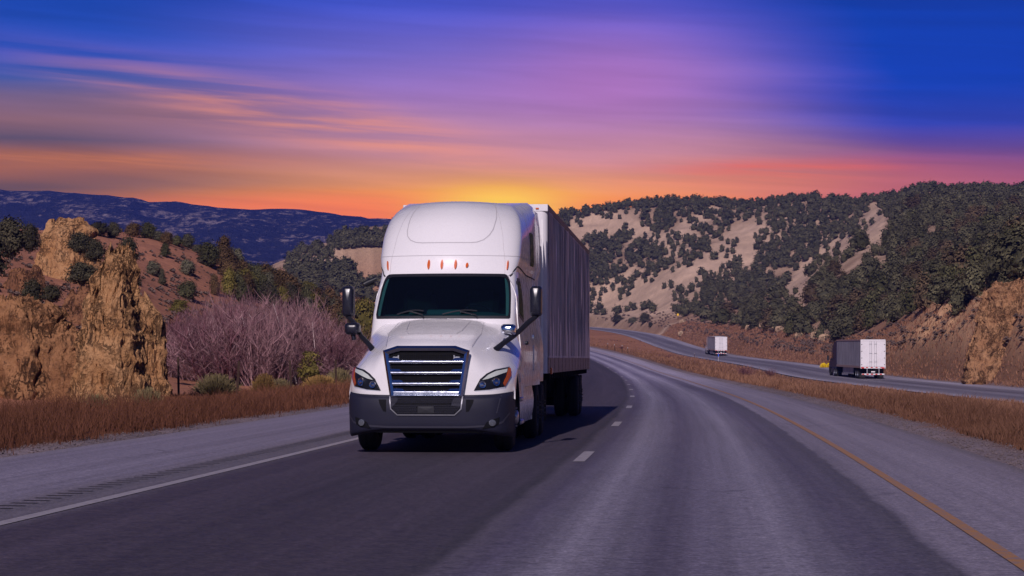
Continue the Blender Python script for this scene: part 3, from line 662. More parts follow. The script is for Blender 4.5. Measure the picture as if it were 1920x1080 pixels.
# grille
def fr(y0): return lambda a,b: (a,y0,b)
GO=[(-.535,.838),(.535,.838),(.638,1.515),(.43,1.585),(-.43,1.585),(-.638,1.515)]; GI=[(-.472,.880),(.472,.880),(.560,1.460),(.392,1.512),(-.392,1.512),(-.560,1.460)]
gr=MB(); k=6; V=[(x,-.005,z) for x,z in GO]+[(x,-.055,z) for x,z in GO]+[(.55*x+.45*x2,-.088,.55*z+.45*z2) for (x,z),(x2,z2) in zip(GO,GI)]+[(x,-.06,z) for x,z in GI]+[(x,.0,z) for x,z in GI]
gr.add(V,[(r*k+j,r*k+(j+1)%k,(r+1)*k+(j+1)%k,(r+1)*k+j) for r in range(4) for j in range(k)])
gro=gr.build('grille',chrome,truck,20)
m=MB(); m.prism([(x*.99,z) for x,z in GI],1,-.012,.02)
for x in np.arange(-.513,.514,.027): 
    zt=1.455+.05*np.clip((.55-abs(x))/.165,0,1)-.01; m.box(x-.005,x+.005,-.028,-.011,.875,zt)
for z in np.arange(.892,1.455,.024): m.box(-.455-.085*(z-.88)/.575,.455+.085*(z-.88)/.575,-.024,-.0125,z,z+.008)
m.build('grille_mesh',gapm,gro)
for z in (1.345,1.185,1.025,.90):
    hw=.465+(z-.88)*.148+.01; m=MB(); m.prism([(-.052+.0-.026*math.cos(a),z+.004+.028*math.sin(a)) for a in np.linspace(-1.57,1.57,9)]+[(-.02,z+.028),(-.02,z-.020)],0,-hw,hw)
    for sg in (-1,1): m.add([(sg*hw,-.074,z+.02),(sg*(hw-.17),-.074,z+.02),(sg*(hw-.13),-.05,z+.058),(sg*hw,-.05,z+.062),(sg*hw,-.02,z+.02),(sg*(hw-.17),-.02,z+.02)],[(0,1,2,3),(0,3,4),(1,5,2),(0,4,5,1),(3,2,5,4)])
    m.build('grille_bar',chrome,gro,50)
for sg in (-1,1):
    m=MB(); m.box(sg*.45-.05,sg*.45+.05,-.05,-.02,1.40,1.43,bev=.01); m.box(sg*.41-.012,sg*.41+.012,-.05,-.02,1.38,1.45,bev=.005); m.build('grille_bracket',alloy,gro)
# ---- bumper
BX=[0,.6,.95,1.12,1.2,1.235]
BP=np.array([[(.06,.335),(-.055,.38),(-.085,.55),(-.095,.68),(-.075,.82),(.0,.862)],
[(.07,.335),(-.045,.38),(-.075,.55),(-.085,.68),(-.065,.82),(.04,.866)],
[(.16,.29),(.05,.335),(.01,.52),(-.005,.68),(.015,.82),(.12,.876)],
[(.34,.255),(.20,.30),(.15,.50),(.135,.68),(.15,.83),(.26,.895)],
[(.56,.24),(.42,.285),(.37,.49),(.35,.68),(.36,.84),(.46,.908)],
[(.72,.235),(.72,.295),(.70,.50),(.68,.68),(.68,.84),(.68,.912)]]); _bk=np.linspace(0,1,6)
def bump_(x,v):
    a=abs(x); k=np.array([pch(BX,BP[:,i,c],np.array([a]))[0] for i in range(6) for c in (0,1)]).reshape(6,2)
    return (x,float(pch(_bk,k[:,0],np.array([v]))[0]),float(pch(_bk,k[:,1],np.array([v]))[0]))
def bz(x,z):
    x=float(np.clip(x,-1.235,1.235)); a=abs(x); k=np.array([pch(BX,BP[:,i,c],np.array([a]))[0] for i in range(6) for c in (0,1)]).reshape(6,2)
    vv=np.linspace(0,1,41); zz=pch(_bk,k[:,1],vv); yy=pch(_bk,k[:,0],vv); return (x,float(np.interp(z,zz,yy)),float(z))
bxs=np.concatenate([-np.linspace(1.235,.6,17)[:-1],np.linspace(-.6,.6,9),np.linspace(.6,1.235,17)[1:]])
m=MB(); m.grid(np.array([[bump_(x,v) for x in bxs] for v in np.linspace(0,1,17)]))
m.grid(np.array([[(sg*1.235,y,z) for z in (.27,.912)] for sg in (1,) for y in (.68,.72)])); m.grid(np.array([[(-1.235,y,z) for z in (.27,.912)] for y in (.68,.72)]))
bmp=m.build('bumper',plast,truck,45)
m=MB(); m.box(-.8,.8,.30,.7,.30,.45); m.build('lower_valance',black,truck)
m=MB(); m.strip(dens([(-1.19,.60),(-1.1,.47),(-.98,.42),(-.55,.40),(.55,.40),(.98,.42),(1.1,.47),(1.19,.60)],.06,False),bz,.006,.03); m.strip(dens([(-1.19,.62),(-1.17,.86)],.06,False),bz,.006,.02);m.strip(dens([(1.02,.60),(1.08,.86)],.06,False),bz,.006,.02); m.build('bumper_crease',simple('grey_plastic',(.034,.033,.052),.5),bmp,60)
# lower intake with bright trim
IO=[(-.41,.585),(.41,.585),(.50,.655),(.535,.845),(-.535,.845),(-.50,.655)]
m=MB(); m.patch(dens(IO,.1),bz,.012,3,lip=.03); ina=m.build('air_intake',gapm,truck)
m=MB()
for x in np.arange(-.5,.501,.030):
    for q,z in enumerate(np.arange(.605,.845,.026)):
        xo=x+(.015 if q%2 else 0); lim=.40+.09*min(1,(z-.585)/.07)+.03*max(0,(z-.655)/.19)
        if abs(xo)<lim and not (z<.70 and abs(xo+.0)<.13) and not (.735<z<.755): 
            y=bz(xo,z)[1]-.016; m.add([(xo+.013*math.cos(a),y,z+.011*math.sin(a)) for a in np.linspace(0,2*math.pi,7)[:-1]]+[(xo+.008*math.cos(a),y-.001,z+.006*math.sin(a)) for a in np.linspace(0,2*math.pi,7)[:-1]],[(j,(j+1)%6,6+(j+1)%6,6+j) for j in range(6)])
m.build('intake_mesh',plast,ina)
m=MB(); m.patch(rrect(-.12,.12,.60,.70,.01,2),bz,.02,2); m.build('plate_holder',black,ina)
m=MB(); m.strip(dens([(-.535,.84),(-.515,.665),(-.42,.578),(.42,.578),(.515,.665),(.535,.84)],.05,False),bz,.020,.016); m.build('intake_trim',simple('satin_trim',(.22,.22,.25),.45,.6,.4,.1,9),ina,60)
for sg in (-1,1):
    m=MB(); m.patch([(sg*x,z) for x,z in dens([(.585,.80),(.70,.80),(.685,.74),(.63,.63),(.585,.62)],.06)],bz,.004,2,lip=.01); m.build('tow_hook_slot',gapm,bmp)
    m=MB(); m.patch([(sg*x,z) for x,z in dens([(.82,.375),(.88,.47),(1.06,.545),(1.045,.44),(.98,.40)],.05)],bz,.012,3,lip=.02); fl=m.build('fog_light',gapm,truck,50)
    c0=np.array(bz(sg*.965,.46)); m=MB(); 
    V=[tuple(c0+np.array([0,-.033,0]))]; 
    for rr,yy in ((.03,-.030),(.044,-.028),(.048,-.026),(.05,.0)): V+=[(c0[0]+rr*math.cos(a),c0[1]+yy+sg*rr*math.cos(a)*.55,c0[2]+rr*math.sin(a)) for a in np.linspace(0,2*math.pi,21)[:-1]]
    m.add(V,[(0,1+j,1+(j+1)%20) for j in range(20)]+[(1+r*20+j,1+r*20+(j+1)%20,1+(r+1)*20+(j+1)%20,1+(r+1)*20+j) for r in range(3) for j in range(20)]); m.build('fog_lamp',simple('lamp_glass',(.16,.17,.20),.25,.5,.5,.3,30),fl,40)
    # headlights
    HL=dens([(.685,.93),(.775,1.10),(.86,1.175),(.96,1.228),(1.15,1.268),(1.172,1.14),(1.10,.985),(.9,.945)],.07); HL=[(sg*x,z) for x,z in HL]
    m=MB(); m.patch(HL,hz,.010,5,lip=.02); hl=m.build('headlight',black,truck,50)
    m=MB(); m.patch([(sg*x,z) for x,z in dens([(.80,1.085),(.88,1.155),(.98,1.205),(1.125,1.238),(1.12,1.19),(.98,1.135),(.88,1.10)],.05)],hz,.020,3,lip=.02); m.build('daylight_strip',drl,hl,50)
    m=MB(); m.patch([(sg*x,z) for x,z in dens([(1.140,1.255),(1.165,1.24),(1.178,1.14),(1.105,.99),(1.085,1.03),(1.125,1.14)],.05)],hz,.022,2,lip=.03); m.build('turn_signal',amber,hl,50)
    for x_,z_,r_ in ((.80,1.015,.05),(.985,1.055,.062)):
        c0=on(hz,sg*x_,z_,.02); nn=nrm(hz,sg*x_,z_); u=np.cross(nn,[0,0,1]); u/=np.linalg.norm(u); v=np.cross(u,nn); m=MB(); V=[c0+nn*.02]
        for rr,hh in ((.55,.012),(.72,-.004),(.8,.014),(1,.016),(1.05,-.01)): V+=[c0+nn*hh+(u*math.cos(a)+v*math.sin(a))*r_*rr for a in np.linspace(0,2*math.pi,25)[:-1]]
        m.add(V,[(0,1+j,1+(j+1)%24) for j in range(24)]+[(1+r*24+j,1+r*24+(j+1)%24,1+(r+1)*24+(j+1)%24,1+(r+1)*24+j) for r in range(4) for j in range(24)]); m.build('lamp',chrome,hl,40)
    m=MB(); m.patch([(sg*(.92+(abs(x)-.92)*.97),1.09+(z-1.09)*.97) for x,z in HL],hz,.036,4,lip=.02); m.build('lamp_lens',lensg,hl,50)
    # mirrors on the hood arms
    bm=simple('mirror_black',(.010,.010,.02),.3,0,.5,.1,8)
    m=MB(); m.tube([(sg*.86,.80,1.46),(sg*.90,.86,1.50),(sg*1.02,1.05,1.62),(sg*1.17,1.28,1.74),(sg*1.25,1.50,1.83),(sg*1.36,1.72,1.955),(sg*1.46,1.85,2.04)],[.075,.058,.045,.042,.045,.045,.04],8,flat=.75); m.box(sg*.87-.06,sg*.87+.06,.74,.86,1.36,1.50,bev=.03)
    m.tube([(sg*1.46,1.86,2.04),(sg*1.46,1.88,2.10)],.05,8); arm=m.build('mirror_arm',black,truck,50)
    m=MB(); V=[];
    def shell(mb,cx,cy,cz,w,h,d,r,n=10):
        o=rrect(-w/2,w/2,-h/2,h/2,r,6); k=len(o); V=[]
        for sc_,yy in ((.0,-d*.5),(.55,-d*.49),(.80,-d*.42),(.94,-d*.25),(1,0),(1,d*.32),(.95,d*.40)): V+=[(cx+x*sc_,cy+yy,cz+z*(.0 if sc_==0 else 1-(1-sc_)*w/h*1.0)) for x,z in o]
        mb.add(V,[(r_*k+j,r_*k+(j+1)%k,(r_+1)*k+(j+1)%k,(r_+1)*k+j) for r_ in range(6) for j in range(k)]+[tuple(6*k+j for j in range(k))])
    shell(m,sg*1.465,1.88,2.285,.19,.47,.22,.05); mi=m.build('mirror',bm,truck,55)
    m=MB(); m.box(sg*1.465-.08,sg*1.465+.08,1.965,1.972,2.08,2.49); m.build('mirror_glass',chrome,mi)
    m=MB(); xs_=1.09 if sg>0 else -1.30; zs_=-.055 if sg>0 else -.03; shell(m,xs_,1.25,1.885+zs_,.235,.185,.20,.06); m.tube([(xs_,1.28,1.82+zs_),(xs_+.02,1.28,1.68)],.035,8); 
    sm=m.build('spot_mirror',chrome if sg>0 else bm,truck,55)
    # front tyre + rim
def wheel(x,y,r,w,sg,rimm,dual=False,z=None):
    z=r if z is None else z
    m=MB(); pr=[(-w/2+.02,r*.56),(-w/2,r*.70),(-w/2+.012,r*.88),(-w/2+.045,r*.965),(-w*.22,r*.995),(-w*.05,r),(-w*.045,r*.97),(w*.045,r*.97),(w*.05,r),(w*.22,r*.995),(w/2-.045,r*.965),(w/2-.012,r*.88),(w/2,r*.70),(w/2-.02,r*.56)]
    m.lathe_x(pr,x,y,z,40)
    if dual: m.lathe_x(pr,x-sg*(w+.05),y,z,40)
    wo=m.build('wheel',rubber,truck,35)
    m=MB(); m.lathe_x([(sg*(w/2-.03),r*.58),(sg*(w/2-.01),r*.54),(sg*(w/2-.10),r*.46),(sg*(w/2-.12 if dual else w/2-.02),r*.34),(sg*(w/2-.12 if dual else w/2+.0),r*.22),(sg*(w/2-.05 if dual else w/2+.04),r*.20),(sg*(w/2-.03 if dual else w/2+.06),r*.14),(sg*(w/2-.025 if dual else w/2+.065),0.001)],x,y,z,30)
    for a in np.linspace(0,2*math.pi,11)[:-1]: m.tube([(x+sg*(w/2-.04),y+r*.28*math.cos(a),z+r*.28*math.sin(a)),(x+sg*(w/2+.035),y+r*.28*math.cos(a),z+r*.28*math.sin(a))],.016,6)
    m.build('rim',rimm,wo,35); return wo
dark_rim=simple('dirty_rim',(.10,.09,.10),.5,.6,.4,.3,12)
for sg in (-1,1):
    wheel(sg*1.03,1.32,.51,.30,sg,alloy)
    for y in (6.15,7.45): wheel(sg*1.06,y,.50,.27,sg,dark_rim,True)
    for y in (20.1,21.35): wheel(sg*1.06,y,.50,.27,sg,dark_rim,True)
    # lower fairing behind the front wheel, steps, tank
    m=MB(); q=np.array([[(sg*(1.13+.05*math.sin(math.pi*min(1,v*1.1))),y,.36+.70*v+ (.10*(1-v) if y<2.4 else 0)) for v in np.linspace(0,1,7)] for y in np.linspace(2.15,5.3,12)]); m.grid(q); m.grid(np.array([[(sg*x,y,.36+.7*v) for v in (0,1)] for (x,y) in ((1.15,5.3),(.5,5.32))])); m.grid(np.array([[(sg*x,2.15,.42+.64*v) for v in (0,1)] for x in (1.15,.6)])); m.build('chassis_fairing',paintw,truck,40)
    m=MB(); m.box(sg*1.16-.09,sg*1.16+.05,2.28,2.85,.36,.44,bev=.02); m.box(sg*1.15-.06,sg*1.15+.05,2.4,2.85,.72,.79,bev=.02); m.build('step',alloy,truck)
    m=MB(); m.strip([(3.9,.4),(3.9,1.0)],lambda y,z,sg=sg:(sg*1.186,y,z),.004,.015); m.build('panel_seam',gapm,truck)
    m=MB(); q=np.array([[(sg*1.0+sg*.28*t,1.32+.64*math.cos(a),.52+.64*math.sin(a)) for t in (0,.75)] for a in np.linspace(R(-15),R(195),25)]); m.grid(q); m.build('wheel_arch',black,truck,60)
m=MB(); m.box(-.45,.45,.5,8.2,.55,.95); m.box(-1.05,1.05,1.2,1.45,.45,.6); m.box(-1.1,1.1,2.2,5.3,.45,1.0); m.box(-.6,.6,6.0,7.9,.95,1.13); m.box(-.95,.95,.75,1.9,.98,1.05); m.build('chassis',gapm,truck)
for sg in (-1,1): m=MB(); m.box(sg*.95-.25,sg*.95+.25,8.15,8.17,.25,1.0); m.build('mud_flap',black,truck)
m=MB(); q=[(1.1,5.95,.9),(1.1,5.95,1.3)]
for x in (-.35,.0,.35): m.tube([(x,5.93,2.2),(x+.05,6.2,1.5),(x-.02,6.5,1.35),(x,7.0,1.7)],.025,6)
m.build('air_hose',black,truck,60)
# look-down mirror over the passenger door
m=MB(); m.tube([(-1.16,2.6,2.60),(-1.30,2.58,2.55)],.02,6); m.tube([(-1.13,2.58,2.67),(-1.28,2.55,2.60),(-1.33,2.53,2.57)],[.035,.045,.04],8); m.build('door_mirror',black,truck,60)
# ---- trailer
TY0,TY1,TW,TB,TT=7.0,23.15,1.3,1.13,4.15
m=MB(); o=[]
for k in range(7): a=R(90*k/6); o.append((TW-.12+.12*math.sin(a),TY0+.12-.12*math.cos(a)))
fo=[(-x,y) for x,y in o[::-1]]+o; q=np.array([[(x,y,z) for x,y in fo] for z in (TB,1.45,2.5,TT)]); m.grid(q)
m.box(-TW+.02,TW-.02,TY0+.13,TY1-.02,TB,TB+.02); m.box(-TW+.02,TW-.02,TY0+.05,TY1-.02,TT-.03,TT+.0)
trailer=m.build('trailer',twhite,truck,40)
for sg in (-1,1):
    m=MB(); x0=sg*TW
    ys=np.arange(TY0+.12,TY1+.001,.305/8); zs=np.linspace(TB+.28,TT-.09,26)   # sheet panels bellying out between the posts
    ph=((ys-TY0-.30)/.305)%1; pn=np.floor((ys-TY0-.30)/.305); q=np.empty((len(ys),len(zs),3))
    for k_,z_ in enumerate(zs):
        am=.005+.019*np.clip(.35+.9*vn(pn*1.37,z_*1.1+pn*.7,0,5)+.55*sst(2.35,1.7,z_),0,1.2); q[:,k_]=np.stack([x0+sg*am*np.sin(np.pi*ph),ys,0*ys+z_],1)
    m.grid(q)
    for y in np.arange(TY0+.30,TY1-.05,.305): m.box(min(x0,x0+sg*.012),max(x0,x0+sg*.012),y-.02,y+.02,TB+.30,TT-.10)
    m.build('side_panel',tside,trailer,60)
    m=MB()
    for y in np.arange(TY0+.30,TY1-.05,.305):
        m.box(min(x0+sg*.013,x0+sg*.0165),max(x0+sg*.013,x0+sg*.0165),y-.012,y+.012,TB+.32,TT-.12)
    m.build('rivet_row',gapm,trailer)
    m=MB(); m.box(min(x0-sg*.03,x0+sg*.016),max(x0-sg*.03,x0+sg*.016),TY0+.1,TY1,TT-.10,TT+.02,bev=.006); m.build('top_rail',black,trailer)
    m=MB(); m.box(min(x0-sg*.03,x0+sg*.014),max(x0-sg*.03,x0+sg*.014),TY0+.1,TY1,TB,TB+.29,bev=.006)
    for z in (TB+.06,TB+.16,TB+.25): m.box(min(x0,x0+sg*.020),max(x0,x0+sg*.020),TY0+.12,TY1,z,z+.015)
    for y in np.arange(TY0+.6,TY1,1.22): m.box(min(x0,x0+sg*.022),max(x0,x0+sg*.022),y-.02,y+.02,TB+.01,TB+.28)
    m.build('bottom_rail',simple('rail_metal',(.27,.20,.20),.55,.2,.4,.25,4,dirt=(3,.5,(.09,.06,.06))),trailer)
    m=MB(); m.box(min(x0+sg*.014,x0+sg*.05),max(x0+sg*.014,x0+sg*.05),TY0+.55,TY0+.72,TB-.02,TB+.10,bev=.01); m.build('side_lamp',amber,trailer)
    m=MB(); m.box(sg*.75-.06,sg*.75+.06,10.1,10.25,.35,TB); m.box(sg*.75-.15,sg*.75+.15,10.05,10.3,.30,.35); m.build('landing_leg',black,trailer)
m=MB(); m.box(-TW-.01,TW+.01,TY0-.012,TY0+.10,TT-.11,TT+.018,bev=.01); m.build('front_rail',twhite,trailer)
for x in (1.12,): 
    m=MB(); m.box(x-.03,x+.03,TY0-.03,TY0-.013,TT-.075,TT-.045,bev=.008); m.build('marker_light',amber,trailer)
m=MB()
for y in np.arange(8.5,23,.6): m.box(-1.25,1.25,y,y+.08,TB-.11,TB-.005)
m.box(-.55,-.4,19,23,.62,TB-.11); m.box(.4,.55,19,23,.62,TB-.11)
for y in (20.1,21.35): m.tube([(-1.1,y,.5),(1.1,y,.5)],.07,10)
m.box(-1.15,1.15,22.4,22.43,.2,.98); m.build('trailer_frame',gapm,trailer)
m=MB(); m.box(-TW+.03,TW-.03,TY1-.03,TY1+.0,TB+.1,TT-.08); m.box(-TW,TW,TY1,TY1+.05,TB-.02,TB+.12); m.build('rear_door',twhite,trailer)
# ================================================================== far mountain
mx=np.linspace(-2600,1500,260); MKX=[-2600,-900,-300,0,80,180,250,280,330,400,500,600,700,760,850,1000,1500]; MKY=[420,400,380,367,361,367,372,381,384,393,404,412,419,424,430,440,470]
D0,D1=1900.,3400.; rows=60; tt=np.linspace(-.25,1.3,rows); crest=pch(MKX,MKY,mx); T2=(mx-HX)/F
V=np.empty((rows,len(mx),3))
for i,t in enumerate(tt):
    d=D0+(D1-D0)*t; zc=CAMZ-(crest+8-HY)*D1/F; z0=20+zc*.12; h=z0+(zc-z0)*sst(-.1,1.0,t)**.9 if t<=1 else zc-(t-1)*380
    V[i]=np.stack([T2*d,d+0*T2,h],1)
rel=np.clip(np.minimum(tt+.25,1.02-np.abs(tt-.98)*0),0,1)[:,None]
V[...,2]+= (sst(-.2,.3,tt)*(1-.75*sst(.8,1,tt)))[:,None]*(26*ridged(V[...,0]/330,V[...,1]/420,0,4,41)-8)+5*fbm(V[...,0]/60,V[...,1]/60,0,3,42)*(tt<.97)[:,None]
mm,n,p=newmat('distant_forest'); co=n.scale(objco(n),(1,.30,1.6)); a=n.noise(co,.014,7,.72); b=n.noise(co,.075,5,.75); g=n.noise(co,.0035,3)
cc=n.mix(n.mapr(n.m('ADD',n.m('MULTIPLY',b,.6),n.m('MULTIPLY',a,.55)),.585,.70),(.035,.036,.048),(.40,.31,.29)); cc=n.mix(1.0,cc,n.mapr(n.noise(co,.12,4,.8),.3,.7,.55,1.5,False),'MULTIPLY')  # forest colour tinted blue, painting in some of the haze
n.put(p.inputs['Base Color'],cc); p.inputs['Roughness'].default_value=1; p.inputs['Specular IOR Level'].default_value=0; n.put(p.inputs['Normal'],n.bump(b,1.0,18))
k=len(mx); i=(np.arange(rows-1)[:,None]*k+np.arange(k-1)[None,:]).ravel()
tag(mk('mountain',V.reshape(-1,3),np.stack([i,i+1,i+k+1,i+k],1),mm,None,True),kind='structure',label='long blue wooded mountain far behind the left hills')
# ================================================================== rocks
def rockmat(name,c0,c1,dark):
    m,n,p=newmat(name); co=objco(n); a=n.noise(co,.9,7,.65); s=n.noise(n.scale(co,(1.6,1.6,.85)),1.4,6,.7,1.2); fs=n.noise(n.scale(co,(1,1,.55)),1.15,8,.62,.9); fs2=n.noise(n.scale(co,(1,1,.6)),3.1,6,.65,.6)
    ck=n.m('MAXIMUM',n.mapr(n.m('ABSOLUTE',n.m('SUBTRACT',fs,.5)),.0,.022,1,0),n.m('MULTIPLY',n.mapr(n.m('ABSOLUTE',n.m('SUBTRACT',fs2,.47)),.0,.03,1,0),.7)); ck=n.m('MULTIPLY',ck,n.mapr(n.noise(co,.7,3),.42,.58))
    cc=n.mix(n.mapr(a,.35,.65),c0,c1); cc=n.mix(n.mapr(s,.55,.67,0,.7),cc,dark); pt=n.noise(n.scale(co,(1,1,.6)),5.5,4,.6); cc=n.mix(n.mapr(pt,.60,.68,0,.8),cc,dark); cc=n.mix(n.m('MULTIPLY',ck,.55),cc,dark)
    n.put(p.inputs['Base Color'],cc); p.inputs['Roughness'].default_value=.95; p.inputs['Specular IOR Level'].default_value=.12
    h=n.m('ADD',n.m('MULTIPLY',a,1.0),n.m('SUBTRACT',n.m('MULTIPLY',n.noise(co,5,6,.7),.35),n.m('MULTIPLY',ck,.7))); n.put(p.inputs['Normal'],n.bump(h,1.0,.4)); return m
rockA=rockmat('tan_rock',(.40,.20,.085),(.52,.29,.14),(.10,.052,.03)); rockB=rockmat('dimmed_red_brown_rock',(.19,.085,.045),(.30,.14,.07),(.055,.028,.02)); rockM=rockmat('brown_rock',(.27,.125,.058),(.40,.20,.095),(.07,.036,.022)); rockC=rockmat('cut_rock',(.33,.165,.082),(.44,.24,.125),(.10,.05,.03)); rockP=rockmat('pale_rock',(.50,.33,.21),(.60,.43,.30),(.20,.12,.08))  # rockB is darkened in colour to stand in for vignette at left
_ico={}
def ico(sub):
    if sub not in _ico:
        b=bmesh.new(); bmesh.ops.create_icosphere(b,subdivisions=sub,radius=1); b.verts.ensure_lookup_table()
        _ico[sub]=(np.array([v.co[:] for v in b.verts]),np.array([[v.index for v in f.verts] for f in b.faces])); b.free()
    return _ico[sub]
def rock_mesh(sx,sy,sz,seed,sub=6,rough=1.0,pw=2.6,nplane=34):
    """a lump broken back by random fracture planes, then roughened"""
    v,f=ico(sub); rg=np.random.default_rng(seed); o=seed*13.7
    q=v/((np.abs(v)**pw).sum(1)**(1/pw))[:,None]
    for _ in range(nplane):
        n_=rg.normal(size=3)*np.array([1,1,.55]); n_/=np.linalg.norm(n_); s_=(q@n_); d_=np.percentile(s_,rg.uniform(90,99.3)); ex=np.clip(s_-d_,0,None); q=q-ex[:,None]*n_*.92
    g=np.array([sx,sy,sz]); u=q*g/max(min(sx,sz),.3); w=u+.12*np.stack([fbm(u[:,0]*3,u[:,1]*3,u[:,2]*3+o,3,seed+i) for i in range(3)],1)
    cells=0
    for k_,(fx,fz) in enumerate(((1.7,1.0),(3.6,2.0),(7.5,4.5))):
        hsh=_h(np.floor(w[:,0]*fx+o).astype(np.int64),np.floor(w[:,1]*fx).astype(np.int64),np.floor(w[:,2]*fz+o).astype(np.int64),seed+k_)-.5; cells=cells+hsh*(.15,.075,.035)[k_]
    r=1+rough*(cells+.09*fbm(u[:,0]*1.3+o,u[:,1]*1.3,u[:,2]*1.1,4,seed)+.06*ridged(u[:,0]*4,u[:,1]*4+o,u[:,2]*2.6,4,seed+5,.6)-.10*np.clip(1-np.abs(vn(u[:,0]*1.5+o,u[:,1]*1.5,u[:,2]*.6,seed+8))*10,0,1)-.09*sst(.45,.7,vn(u[:,0]*4.1,u[:,1]*4.1+o,u[:,2]*3.2,seed+9)))
    return q*np.clip(r,.4,1.6)[:,None],f
def rock(label,px,top,base,w,d,m_,seed,lean=0,depth=.9,sub=6,rough=1.0,pw=2.6,prof=None,cat='rock',name='rock_outcrop',group=None):
    x=(px-HX)/F*d; zb=CAMZ-(base-HY)*d/F; h=(base-top)*d/F; sx=w/2*d/F
    q,f=rock_mesh(sx,sx*depth,h,seed,sub,rough,pw); X=q[:,0]*sx; Zr=q[:,2]*h*.97
    if prof:   # outline of the outcrop: (row, left, right)
        pr=sorted(prof); rows_=[a for a,_,_ in pr]; yr=base-Zr/h*(base-top); l_=np.interp(yr,rows_,[b for _,b,_ in pr]); r_=np.interp(yr,rows_,[c_ for _,_,c_ in pr]); nb=18; bi=np.clip((Zr/h*nb).astype(int),0,nb-1); mn=np.array([min(-.05,q[bi==b_,0].min()) if (bi==b_).any() else np.nan for b_ in range(nb)]); mxx=np.array([max(.05,q[bi==b_,0].max()) if (bi==b_).any() else np.nan for b_ in range(nb)]); ok_=~np.isnan(mn); zc_=(np.arange(nb)[ok_]+.5)/nb; fz_=np.clip(Zr/h,0,1); t_=np.where(q[:,0]<0,-q[:,0]/np.interp(fz_,zc_,mn[ok_]),q[:,0]/np.interp(fz_,zc_,mxx[ok_])); t_=np.clip(t_,-1.1,1.1)*1.0; l_=l_+5*vn(yr/13.,seed*3.1)+3*vn(yr/5.,seed*1.7); r_=r_+5*vn(yr/11.,seed*5.1)+3*vn(yr/4.5,seed*2.7); X=((l_+r_)/2-px+t_*(r_-l_)/2)*d/F
    else: X=X+lean*np.clip(Zr,0,None)
    P=np.stack([X,q[:,1]*sx*depth,Zr],1); o=mk(name,P,f,m_,None,True); o.data.set_sharp_from_angle(angle=R(32))
    o.location=(x,d+sx*depth*.5,zb); return tag(o,label,cat,group)
rock('tall jagged tan rock fin rising from the grass beside the left shoulder',215,484,790,190,64,rockA,3,0,.9,7,1.1,5,[(484,184,244),(505,168,252),(535,156,254),(575,148,254),(640,136,264),(700,128,276),(790,122,290)])
rock('craggy dark split rock behind the right side of the tall fin, in its shade',282,560,765,90,78,rockA,21,0,1.0,6,1.3,5,[(560,232,268),(590,230,300),(640,232,308),(690,236,307),(730,240,318),(765,240,330)])
rock('broad rounded brown rock mass at the left frame edge, below the upper boulders',20,570,790,270,68,rockM,11,0,.8,7,1.25,4,[(570,-70,105),(600,-100,128),(640,-110,150),(700,-115,160),(790,-120,175)])
rock('low broken brown rock at the foot of the left mass, beside the tall fin',125,665,790,90,64.5,rockM,19,0,.8,6,1.1,3.4)
rock('large rounded sandstone knob crowning the left slope above the tall fin',128,411,600,150,150,rockA,5,0,.9,6,.6,3,[(411,90,165),(440,72,180),(490,60,186),(545,45,190),(600,40,195)])
rock('dark rounded rock behind the sandstone knob, partly hidden by junipers',50,505,660,140,128,rockB,30,0,.9,6,.7)
rock('lower red-brown rock slab between the sandstone knob and the tall fin',150,535,680,130,118,rockB,33,.1,.9,6,.8)
rock('big rounded brown rock bluff at the right frame edge above the far lanes',1920,524,700,190,181,rockC,44,0,1.2,7,.6,4,[(522,1885,1990),(545,1858,2010),(600,1842,2030),(650,1826,2040),(700,1812,2050)])
rng=np.random.default_rng(5)
for i,(px,py,w) in enumerate([(1418,616,15),(1432,612,20),(1447,619,14),(1462,622,16),(1485,628,22),(1500,632,14),(1530,634,18),(1545,640,24),(1566,640,16),(1405,618,11),(1280,606,8),(1278,628,9),(1340,640,8)]):
    x,y,z=hit(px,py,200); P,f=rock_mesh(w/2*y/F,w/2*y/F,w*.42*y/F,60+i,4,.8,2.6,16); o=mk('boulder',P,f,rockP,None,True); o.data.set_sharp_from_angle(angle=R(40)); o.location=(x,y,z+.1); tag(o,'small pale boulder along the foot of the wooded hill','boulder','boulders at the foot of the wooded hill')
